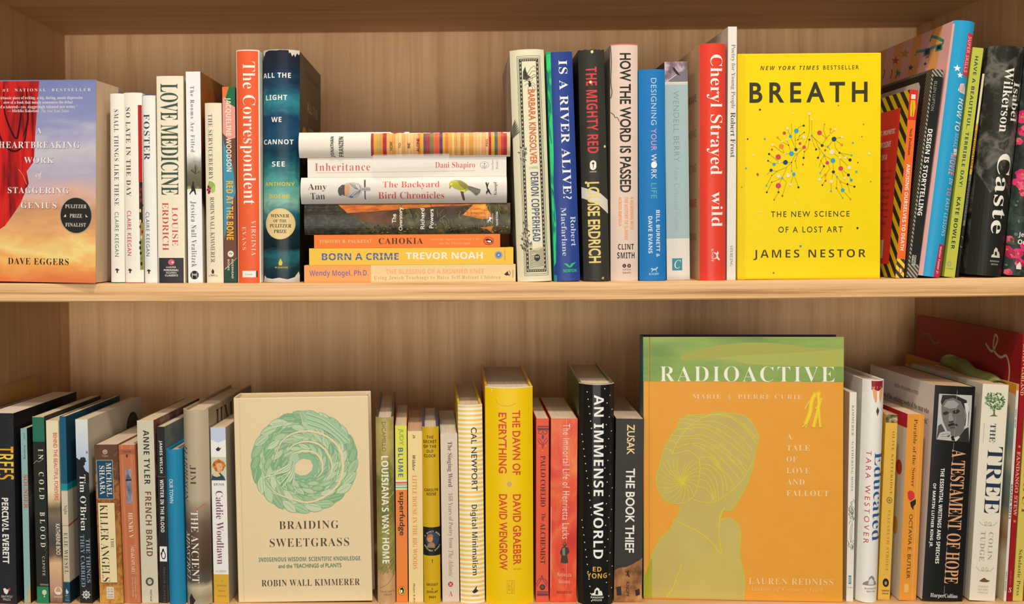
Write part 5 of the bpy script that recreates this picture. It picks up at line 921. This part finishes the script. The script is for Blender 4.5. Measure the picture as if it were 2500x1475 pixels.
sil = r1([(340, 1320), (360, 1270), (400, 1200), (440, 1130), (480, 1080), (500, 1020), (540, 970), (590, 945), (700, 938), (790, 948), (850, 920), (910, 908), (1000, 925), (1100, 930), (1180, 950), (1250, 1020), (1300, 1110), (1320, 1180), (1300, 1240), (1285, 1330), (1265, 1410)])+r2([(1245, 50), (1230, 130), (1200, 210), (1160, 300), (1120, 380), (1080, 450), (1030, 525), (1000, 537), (945, 528), (925, 570), (912, 630), (930, 620), (1000, 597), (1050, 630), (1100, 690), (1120, 760), (1108, 880), (1105, 980), (1130, 1100), (1150, 1180), (1158, 1300), (1142, 1450), (140, 1430), (130, 1240), (180, 1130), (215, 1000), (250, 920), (300, 830), (350, 780), (400, 735), (430, 680), (435, 630), (465, 620), (490, 560), (505, 500), (500, 470), (400, 462), (340, 420), (300, 360), (270, 280), (262, 220), (275, 150), (300, 60)])+r1([(310, 1430)])
ol = NR('olive_wash', (12, 12, 12), [(.3, 'b8a45a'), (.7, 'c4b262')], 3)
B.poly(sil, ol); i0 = 40
B.line(sil[:sil.index(r2([(1142, 1450)])[0])+1], 2.6, 'bcc048'); B.line(sil[sil.index(r2([(130, 1240)])[0]):]+sil[:2], 2.6, 'bcc048')
yl = 'd8c43a'
for pts in ([(430, 1350), (520, 1330), (600, 1315), (660, 1355), (705, 1400), (712, 1475)], [(430, 1350), (470, 1250), (530, 1150), (590, 1080), (660, 1020), (760, 970), (860, 935)], [(500, 985), (600, 990), (690, 1010)], [(480, 1030), (580, 1025), (640, 1050)], [(470, 1085), (540, 1090), (600, 1080)], [(420, 1155), (480, 1160), (530, 1165)], [(390, 1210), (440, 1215), (480, 1240)], [(360, 1300), (400, 1300), (435, 1325)], [(590, 945), (690, 962), (760, 968)],
            [(640, 1050), (740, 1040), (860, 1070), (1000, 1150), (1120, 1250), (1240, 1380)], [(590, 1090), (740, 1075), (880, 1130), (1040, 1250), (1220, 1400)], [(530, 1165), (640, 1160), (740, 1150), (900, 1230), (1060, 1370), (1200, 1475)], [(520, 1205), (640, 1185), (740, 1200), (900, 1290), (1040, 1400), (1100, 1470)], [(480, 1280), (620, 1240), (740, 1250), (880, 1330), (1000, 1460)], [(470, 1290), (600, 1240), (720, 1280), (860, 1380), (930, 1470)], [(700, 1390), (780, 1375), (860, 1400), (910, 1470)], [(780, 950), (900, 940), (1040, 975), (1180, 1080), (1290, 1230)], [(820, 940), (960, 935), (1120, 1000), (1250, 1130), (1290, 1180)], [(700, 1015), (860, 1010), (1020, 1080), (1160, 1190), (1270, 1330)]):
    B.curve(r1(pts), 1.9, yl, layer=20)
for pts in ([(700, 0), (708, 80), (700, 180), (685, 270), (660, 350), (620, 410), (560, 450), (500, 465)], [(630, 420), (720, 445), (800, 455), (870, 440), (930, 400), (1000, 350), (1100, 260), (1180, 150), (1245, 20)], [(700, 60), (800, 70), (880, 130), (930, 220), (940, 390)], [(705, 105), (780, 110), (850, 180), (880, 280), (895, 420)], [(700, 150), (770, 165), (830, 250), (860, 340), (870, 435)], [(695, 220), (750, 225), (810, 290), (850, 430)], [(690, 285), (760, 310), (810, 360), (845, 430)], [(800, 0), (900, 80), (1000, 190), (1050, 280)], [(910, 0), (1000, 80), (1110, 215)], [(1000, 0), (1080, 70), (1150, 160)], [(1080, 0), (1120, 60), (1175, 130)], [(840, 50), (940, 150), (985, 330)]):
    B.curve(r2(pts), 1.9, yl, layer=20)
bc_ = (535, 240)
for ex_, ey_ in ((330, 40), (370, 10), (430, 0), (480, 0), (560, 60), (640, 10), (690, 30), (700, 90), (700, 130), (695, 185), (690, 240), (680, 290), (640, 380), (590, 440), (520, 462), (440, 455), (380, 430), (330, 365), (300, 305), (290, 240), (290, 170), (300, 100)):
    mx_, my_ = (bc_[0]+ex_)/2+(ey_-bc_[1])*.12, (bc_[1]+ey_)/2-(ex_-bc_[0])*.12; B.curve(r2([bc_, (mx_, my_), (ex_, ey_)]), 1.7, yl, layer=20)
B.curve(r2([(465, 640), (560, 690), (650, 730), (740, 790), (830, 870), (925, 985)]), 2.6, yl); B.curve(r2([(955, 495), (915, 570), (900, 680), (900, 800), (915, 900), (928, 985)]), 2.4, yl); B.curve(r2([(915, 630), (1000, 597)]), 2, yl); B.curve(r2([(520, 1090), (470, 1220), (430, 1330), (360, 1435)]), 2.2, yl); B.curve(r2([(1098, 740), (1108, 850), (1100, 900)]), 1.6, yl)
B.poly(r2([(205, 1040), (218, 1040), (215, 1440), (130, 1430), (130, 1250)]), 'a8a428')
B.t_('RADIOACTIVE', 1613, 894.5, 2035, 932.3, 'ecebdc', 'r', sp=1.2, wt=-.001, res=6); B.t_('MARIE  \u00a7  PIERRE CURIE', 1692, 963, 1957, 977.5, 'f0cc98', 'r', sp=1.2, wt=.004, res=4)
for tx, x1, y0, y1 in (('A', 1933, 1059, 1072), ('TALE', 1976, 1086, 1099.5), ('OF', 1945, 1113.5, 1127), ('LOVE', 1976, 1141, 1155.5), ('AND', 1963, 1169, 1183), ('FALLOUT', 2021, 1196.5, 1210.5)): B.t_(tx, 1919.5, y0, x1, y1, 'f0d09c', 'r', sp=1.15, wt=.004)
B.t_('LAUREN REDNISS', 1828, 1412.5, 2032, 1428.5, 'f2c890', 'r', sp=1.15, wt=.004); B.t_('Author of Century Girl', 1828, 1433.5, 2006, 1448, 'f0bc78', 'I', wt=-.008, sp=1.1)
for sc_, c in ((1.35, 'e8ae30'), (1.0, 'ecd030')):
    g = lambda pts: [(1984+(1540+x/4.214-1984)*(1 if sc_ == 1 else 1.05), 1001+(790+y/4.214-1001)*(1 if sc_ == 1 else 1.02)) for x, y in pts]
    wv = 1 if sc_ == 1 else 2.6
    for pts, wd in (([(1870, 745), (1850, 820), (1840, 900), (1820, 960), (1790, 1030)], 7), ([(1860, 760), (1810, 830), (1785, 880)], 2), ([(1920, 740), (1925, 830), (1900, 950), (1870, 1060)], 6), ([(1925, 830), (1930, 950), (1940, 1060)], 4), ([(1950, 760), (1935, 830), (1890, 870)], 3), ([(1790, 1030), (1760, 1060)], 2.4), ([(1800, 1040), (1795, 1066)], 2)): B.curve(g(pts), wd*wv**.6, c)
    for hx, hy in ((1882, 735), (1922, 722)): p = g([(hx, hy)])[0]; B.ell(p[0], p[1], 4*wv**.5, 5*wv**.5, c)
B.done()

# ---- books right of the large orange one
B = LP('thin white paperback with small spaced capitals and a green moss sketch', (2074.5, 2095, 958, 2066, 2084, 1477), spine='e4ded2', back='d8b48c', dep=.135)
xl = lambda y: 2074.5+(2066-2074.5)*(y-958)/519
B.t_('KIMMERER', xl(1027)+7.5, 990, xl(1027)+13.5, 1065, '7c8478', 'r', sp=1.15); B.t_('GATHERING MOSS', xl(1140)+8, 1080, xl(1140)+14, 1202, '7c8478', 'r', sp=1.15)
for k in range(46):
    y = random.choice([random.uniform(1230, 1285), random.uniform(1250, 1275), random.uniform(1322, 1350)]); x = xl(y)+random.uniform(4, 17); B.curve([(x, y), (x+random.uniform(-3, 3), y-4), (x+random.uniform(-5, 5), y-9)], .9, random.choice(['4a6a4a', '6a8468', '2f4a34']), layer=4)
for k in range(3): B.curve([(xl(1290)+10+k*2, 1285), (xl(1310)+7+k*3, 1305), (xl(1330)+9+k, 1330)], .7, '5a6a58', layer=5)
B.rect(xl(1422)+5, 1412, xl(1422)+12, 1433, '3f7a88'); B.t_('OSU', xl(1422)+5.5, 1415, xl(1422)+11, 1430, 'dce4e0', 'S'); B.t_('OSU PRESS', xl(1441)+2, 1440, xl(1441)+16, 1443, '8a8a80', 'r', o='h'); B.done()
B = LH('white hardcover with a red pencil tip drawing and blue serif title', (2106, 2160, 924.5, 2088, 2141, 1474), spine='e8e4de', back='d4cfc4', dep=.155, b=.008, rough=.36, yf=.004)
xl = lambda y: 2106+(2088-2106)*(y-924.5)/549.5
q1 = lambda pts: [(2020+x/3.9875, 740+y/3.9875) for x, y in pts]
B.poly(q1([(408, 800), (430, 800), (460, 800), (500, 800), (525, 800), (520, 870), (500, 945), (490, 960), (478, 900), (462, 870), (450, 950), (438, 958), (420, 900)]), 'e0a468'); B.poly(q1([(455, 840), (480, 840), (475, 970), (455, 970)]), 'ece8e2'); B.poly(q1([(403, 745), (527, 745), (525, 818), (505, 812), (490, 830), (465, 845), (440, 835), (425, 820), (404, 835)]), '8f2430'); B.poly(q1([(462, 998), (480, 1035), (461, 1090), (446, 1040)]), '4a4844')
B.t_('Educated', xl(1212)+28, 1102, xl(1212)+56, 1321, '2f5a96', 'r', wt=.004, res=5); B.t_('TARA WESTOVER', xl(1213)+9.5, 1099, xl(1213)+20.5, 1328, 'c04a52', 's', sp=1.5)
B.poly([(2100, 1431), (2102, 1425), (2108, 1421), (2113, 1419), (2114, 1412), (2121, 1406), (2128, 1412), (2129, 1420), (2134, 1424), (2136, 1431)], '8a8680'); B.poly([(2112, 1429), (2114, 1418), (2120, 1412), (2126, 1419), (2127, 1429)], 'd8d4cc'); B.t_('RANDOM', 2104, 1437, 2134, 1441, '7a766e', 'R', o='h'); B.t_('HOUSE', 2108, 1444, 2131, 1448, '7a766e', 'R', o='h'); B.done()
B = LP('gold paperback with dark foliage across its head and dim brown capitals', (2163, 2198.5, 1012, 2143, 2173, 1470), spine='deb048', back='d8a82c', dep=.13, yf=.004, pages=PAGES('c8a488', 'a88868'))
xl = lambda y: 2163+(2143-2163)*(y-1012)/458
B.full(1011, 1032, NR('leaf_print', (160, 160, 160), [(.35, '2f2a20'), (.48, '5a5a3a'), (.56, '8a7a58'), (.66, 'd0b890')], 5)); B.t_('OLIVE KITTERIDGE', xl(1130)+21, 1053, xl(1130)+27.5, 1209.5, '8a6a34', 'r', sp=1.2); B.t_('ELIZABETH STROUT', xl(1322)+17, 1247, xl(1322)+24, 1398, 'a8803c', 'r', sp=1.2)
for r in (8, 5.6, 3.2): B.ell(2174, 1223, r, r, ['8a6a34', 'deb048'][int(r > 5 and r < 7)], n=20)
B.ell(2163.5, 1427, 8, 10.5, '2a241c'); B.ell(2163.5, 1428, 3.4, 4.6, 'b08a58'); B.t_('RANDOM', 2153, 1445, 2172, 1449, '4a3a20', 'S', o='h'); B.t_('HOUSE', 2154, 1452, 2170, 1456, '4a3a20', 'S', o='h'); B.rect(.80, .72, .97, .88, 'a82a24', f='K', frac=True); B.done()
B = LP('orange paperback with a red poppy on its spine and a cream back cover', (2216, 2266.5, 1011, 2195, 2237, 1472), spine='df9434', back='e2d8c4', dep=.137, yf=.002)
xl = lambda y: 2216+(2195-2216)*(y-1011)/461
B.rect(.0, .0, 1, .075, 'c8283c', f='K', frac=True); B.t_('Parable of the Sower', xl(1107)+20, 1023, xl(1107)+30, 1190.5, '6a3c1a', 'r', wt=.002); B.t_('OCTAVIA E. BUTLER', xl(1338)+16.5, 1258, xl(1338)+26, 1417.6, '5a3418', 's', wt=.006)
B.poly([(2217, 1205), (2222, 1199), (2230, 1200), (2236, 1206), (2237, 1216), (2231, 1222), (2224, 1225), (2218, 1219)], 'd0343c'); B.poly([(2224, 1228), (2232, 1224), (2240, 1220), (2240, 1232), (2234, 1238), (2233, 1248), (2226, 1238)], '2a2420'); B.rect(2208, 1431, 2219, 1452, 'e8b068'); B.line([(xl(1011)+38, 1012), (xl(1470)+32, 1470)], .9, 'ecc080')
B.ell(.90, .30, .05, .04, 'c8482c', 'K', True); B.ell(.88, .62, .04, .05, 'd8a02c', 'K', True); B.done()
B = LP('thick black paperback leaning with a grey portrait photograph and tall peach capitals', (2283, 2388, 940, 2251, 2350.5, 1467), spine='1a1a1a', back='e8dcd2', dep=.155, pages=PAGES('cba886', 'ad8c6c'), b=.0012, rough=.36)
xl = lambda y: 2283+(2251-2283)*(y-940)/527
pp = lambda pts: [(2020+x/3.9875, 740+y/3.9875) for x, y in pts]
B.poly(pp([(1088, 880), (1430, 880), (1425, 1000), (1398, 1340), (1060, 1325)]), 'b9b9b4')
B.poly(pp([(1120, 890), (1250, 885), (1370, 930), (1400, 1050), (1385, 1180), (1350, 1180), (1120, 1010), (1105, 960)]), '2c2b29')
B.poly(pp([(1110, 1000), (1150, 935), (1230, 912), (1310, 945), (1350, 1020), (1362, 1110), (1340, 1220), (1290, 1290), (1230, 1300), (1170, 1240), (1128, 1150), (1112, 1080)]), '6c6a66')
B.poly(pp([(1135, 1000), (1170, 945), (1240, 935), (1290, 970), (1260, 1010), (1190, 1020)]), '9a9892'); B.poly(pp([(1350, 1010), (1385, 1020), (1388, 1090), (1360, 1110)]), '8a8882'); B.poly(pp([(1345, 960), (1385, 955), (1395, 1010), (1380, 1180), (1355, 1190), (1372, 1080)]), 'd0d0cc')
B.poly(pp([(1125, 1060), (1165, 1045), (1190, 1060), (1160, 1082), (1130, 1085)]), '2f2d2a'); B.poly(pp([(1225, 1040), (1280, 1020), (1305, 1040), (1270, 1066), (1230, 1066)]), '2f2d2a'); B.poly(pp([(1190, 1060), (1215, 1060), (1235, 1130), (1200, 1145), (1180, 1130)]), '8a8882'); B.poly(pp([(1185, 1145), (1235, 1135), (1225, 1152), (1190, 1158)]), '33312e')
B.poly(pp([(1175, 1175), (1220, 1155), (1270, 1165), (1285, 1185), (1230, 1180), (1185, 1195)]), '2a2826'); B.poly(pp([(1190, 1200), (1240, 1188), (1250, 1205), (1205, 1215)]), '4a4844')
B.poly(pp([(1080, 1190), (1110, 1170), (1150, 1240), (1200, 1245), (1195, 1290), (1120, 1320), (1062, 1322)]), '4a4946'); B.poly(pp([(1095, 1260), (1150, 1240), (1200, 1240), (1205, 1265), (1160, 1290), (1190, 1300), (1170, 1325), (1066, 1322)]), 'b4b2ac'); B.line(pp([(1110, 1275), (1190, 1262)]), 1, '5a5854'); B.line(pp([(1105, 1295), (1180, 1288)]), 1, '5a5854')
B.poly(pp([(1290, 1290), (1350, 1210), (1392, 1190), (1398, 1340), (1240, 1333)]), '302f2d'); B.poly(pp([(1240, 1300), (1285, 1280), (1300, 1290), (1262, 1332), (1225, 1330)]), 'c8c8c2'); B.poly(pp([(1205, 1290), (1235, 1280), (1250, 1330), (1215, 1328)]), '1c1c1c')
B.t_('A TESTAMENT OF HOPE', xl(1259)+51, 1095, xl(1259)+87, 1423.5, 'd8a074', 'r', wt=.010, res=5)
B.t_('THE ESSENTIAL WRITINGS AND SPEECHES', xl(1259)+26, 1142, xl(1259)+35.5, 1376, 'eceae6', 'S'); B.t_('OF MARTIN LUTHER KING JR.', xl(1258)+8, 1180, xl(1258)+17, 1337, 'eceae6', 'S'); B.t_('HarperCollins', xl(1456)+19, 1449, xl(1456)+86, 1461.5, 'e4e2de', 'r', o='h', wt=.001)
for k in range(16): B.line([(xl(955+k*32)+57-k*.3, 950+k*32), (xl(975+k*32)+56.5-k*.3, 972+k*32)], .7, 'a8a49c')
B.t_('RELIGION / AFRICAN-AMERICAN STUDIES', .42, .055, .78, .072, '6a5e54', 's', f='K', frac=True)
B.t_('major collection of the enduring words of the man who', .02, .115, .94, .15, '5a4e46', 'R', f='K', frac=True); B.t_('changed the conscience of the nation and the world."', .18, .165, .94, .20, '5a4e46', 'R', f='K', frac=True); B.done()
B = LP('cream paperback with a green tree picture and tall navy serif capitals', (2400, 2460.5, 937, 2366, 2430, 1478), spine='e2dac8', back='d6ccb6', dep=.155, pages=PAGES('d0ae8e', 'b09070'))
xl = lambda y: 2400+(2366-2400)*(y-937)/541
for k in range(150):
    a = random.uniform(0, 6.28); r_ = math.sqrt(random.random()); x = 2428+23*r_*math.cos(a)*(1-.15*math.sin(a)); y = 979+23*r_*math.sin(a); B.ell(x, y, random.uniform(1.6, 3.4), random.uniform(1.4, 2.8), random.choice(['6a8a5a', '7d9a6a', '527548', '8fa87a', '46643e']), n=7, layer=2+k % 5)
B.poly([(2425, 1000), (2428, 1000), (2428, 1012), (2435, 1016), (2415, 1017), (2424, 1012)], '5a7048')
for u in (13, 37): B.line([(xl(1034)+u-4, 1034), (xl(1084)+u-4, 1084)], .8, 'a09a88')
B.t_('THE', xl(1058)+24, 1035, xl(1058)+37, 1081, '3a4454', 'r', wt=.003); B.t_('TREE', xl(1175)+22, 1092, xl(1175)+58, 1259, '28344c', 'r', wt=.004, res=6); B.t_('COLIN', xl(1340)+38, 1305, xl(1340)+49, 1375, 'a09c8c', 'r', sp=1.1); B.t_('TUDGE', xl(1341)+18, 1303.5, xl(1341)+30, 1378.5, 'a09c8c', 'r', sp=1.1)
for y in (1284, 1398):
    for sg in (-1, 1):
        c0 = xl(y)+34; B.curve([(c0, y+4), (c0+sg*5, y+6), (c0+sg*8, y), (c0+sg*4, y-4), (c0+sg*2, y), (c0+sg*8, y+5), (c0+sg*16, y+2), (c0+sg*22, y-5)], 1, 'a8a490')
B.poly([(2391, 1429), (2398, 1423), (2404, 1420), (2410, 1425), (2418, 1427), (2410, 1431), (2398, 1431)], '6a4a3c'); 
for i, tx in enumerate(('THREE', 'RIVERS', 'PRESS')): B.t_(tx, xl(1443+i*7.5)+20, 1440.5+i*7.5, xl(1443+i*7.5)+46, 1444.5+i*7.5, 'b0a894', 'i', o='h')
B.done()
art = ZR('picture_book', .24, [(0, 'cfc4a0'), (.2, 'd8cca8'), (.27, 'b0845a'), (.36, 'c8a884'), (.42, '7a8478'), (.55, '8a948a'), (.62, 'c8c4b0'), (.68, '9aa89a'), (.76, '9ab4b0'), (.84, 'c8bea8'), (.90, 'd4c8ac'), (.905, 'd89434'), (1, 'd89434')], .05, (30, 24, 24))
B = LP('thin picture book with an orange top band between the tree spine and the red book', (2482, 2489, 938, 2450, 2457.5, 1474), spine='d8d0c8', back=art, dep=.245)
xl = lambda y: 2482+(2450-2482)*(y-938)/536
B.full(938, 953, 'd08c30'); B.t_('NAPOLI \u2022 NELSON', xl(1028)+1.5, 1000, xl(1028)+5, 1045, '5a5a58', 'S'); B.t_('MAMA MITI', xl(1230)+1, 1185, xl(1230)+6, 1270, '5a5f64', 'S'); B.t_('SIMON & SCHUSTER', xl(1422)+1.5, 1400, xl(1422)+5, 1448, '6a6864', 'S'); B.done()
rr = NR('red_boards', (30, 4, 2), [(.35, '6e1216'), (.5, '8a171a'), (.65, 'a01c1e')], 4, rough=.3)
B = LP('tall thin red picture book with a rope drawing on its cover', (2498, 2511, 815, 2457.5, 2471.5, 1470), spine='9a1c22', back=rr, dep=.228, rough=.3)
xl = lambda y: 2498+(2457.5-2498)*(y-815)/655
B.t_('DAVIS \u2022 GARLAND', xl(900)+2, 840, xl(900)+10, 965, 'd8b888', 'R'); B.t_('FANDANGO STEW', xl(1180)+3, 1102, xl(1180)+12, 1260, 'cf9a7c', 'R', wt=.01)
for y in (1090, 1273): B.poly(star(xl(y)+8, y, 4.5), 'c89a3a')
B.t_('STERLING', xl(1410)+5, 1395, xl(1410)+8, 1430, 'c8747a', 'r'); B.t_('S', xl(1441)+3, 1436, xl(1441)+11, 1448, 'e0c8c4', 'I', o='h')
for pts in ([(.70, .045), (.76, .07), (.80, .02), (.775, .005), (.77, .06), (.83, .085), (.88, .075), (.91, .12), (.905, .18), (.875, .215), (.885, .24), (.905, .23), (.92, .25), (.935, .29)],): B.curve([(a, b+.02) for a, b in pts], .010, 'b8a884', 'K', True)
B.curve([(.02, .16), (.06, .09), (.14, .08), (.2, .11), (.26, .10)], .009, '8a7060', 'K', True); B.ell(.50, .235, .13, .06, 'cfc4b4', 'K', True); B.done()
B = LP('thin yellow-green picture book at the far right with black serif lettering', (2513, 2540, 846, 2472.5, 2497.5, 1470), spine='cdbc58', dep=.22)
xl = lambda y: 2513+(2472.5-2513)*(y-846)/624
B.t_('STONE SOUP', xl(1150)+9, 990, xl(1150)+24, 1262, '8a4a2a', 'r', sp=1.2); B.t_('Scholastic Press', xl(1400)+8, 1343, xl(1400)+17, 1456, '4a4424', 'R', wt=-.006, sp=1.1); B.done()
B = LP('thin orange-red book cut off by the right frame edge beside the yellow-green one', (2542, 2575, 850, 2500, 2530, 1470), spine='e06a34', dep=.2); B.done()
# curled slip of pale green paper lying on the book tops
bm = bmesh.new(); A = at(2318, 862, .135); E_ = at(2440, 922, .018); n, mdiv = 14, 8; g = []
for i in range(n+1):
    u = i/n; c = A.lerp(E_, u); row = []
    for j in range(mdiv+1):
        a = PI*(-.15+1.25*j/mdiv); r = .0085*(1-.25*u)
        row.append(bm.verts.new((c.x+r*1.3*math.cos(PI-a)+.002*math.sin(u*9), c.y-r*.3*math.sin(a), c.z-.010+r*math.sin(a)*1.1+.0012*math.sin(u*12+j))))
    g.append(row)
for i in range(n):
    for j in range(mdiv): bm.faces.new([g[i][j], g[i+1][j], g[i+1][j+1], g[i][j+1]]).smooth = True
bmesh.ops.solidify(bm, geom=bm.faces[:], thickness=.0003)
o = link('paper_slip', bm, [M('b9bc72', .6)]); o['label'] = 'curled pale green paper slip lying on top of the leaning paperbacks'; o['category'] = 'paper'
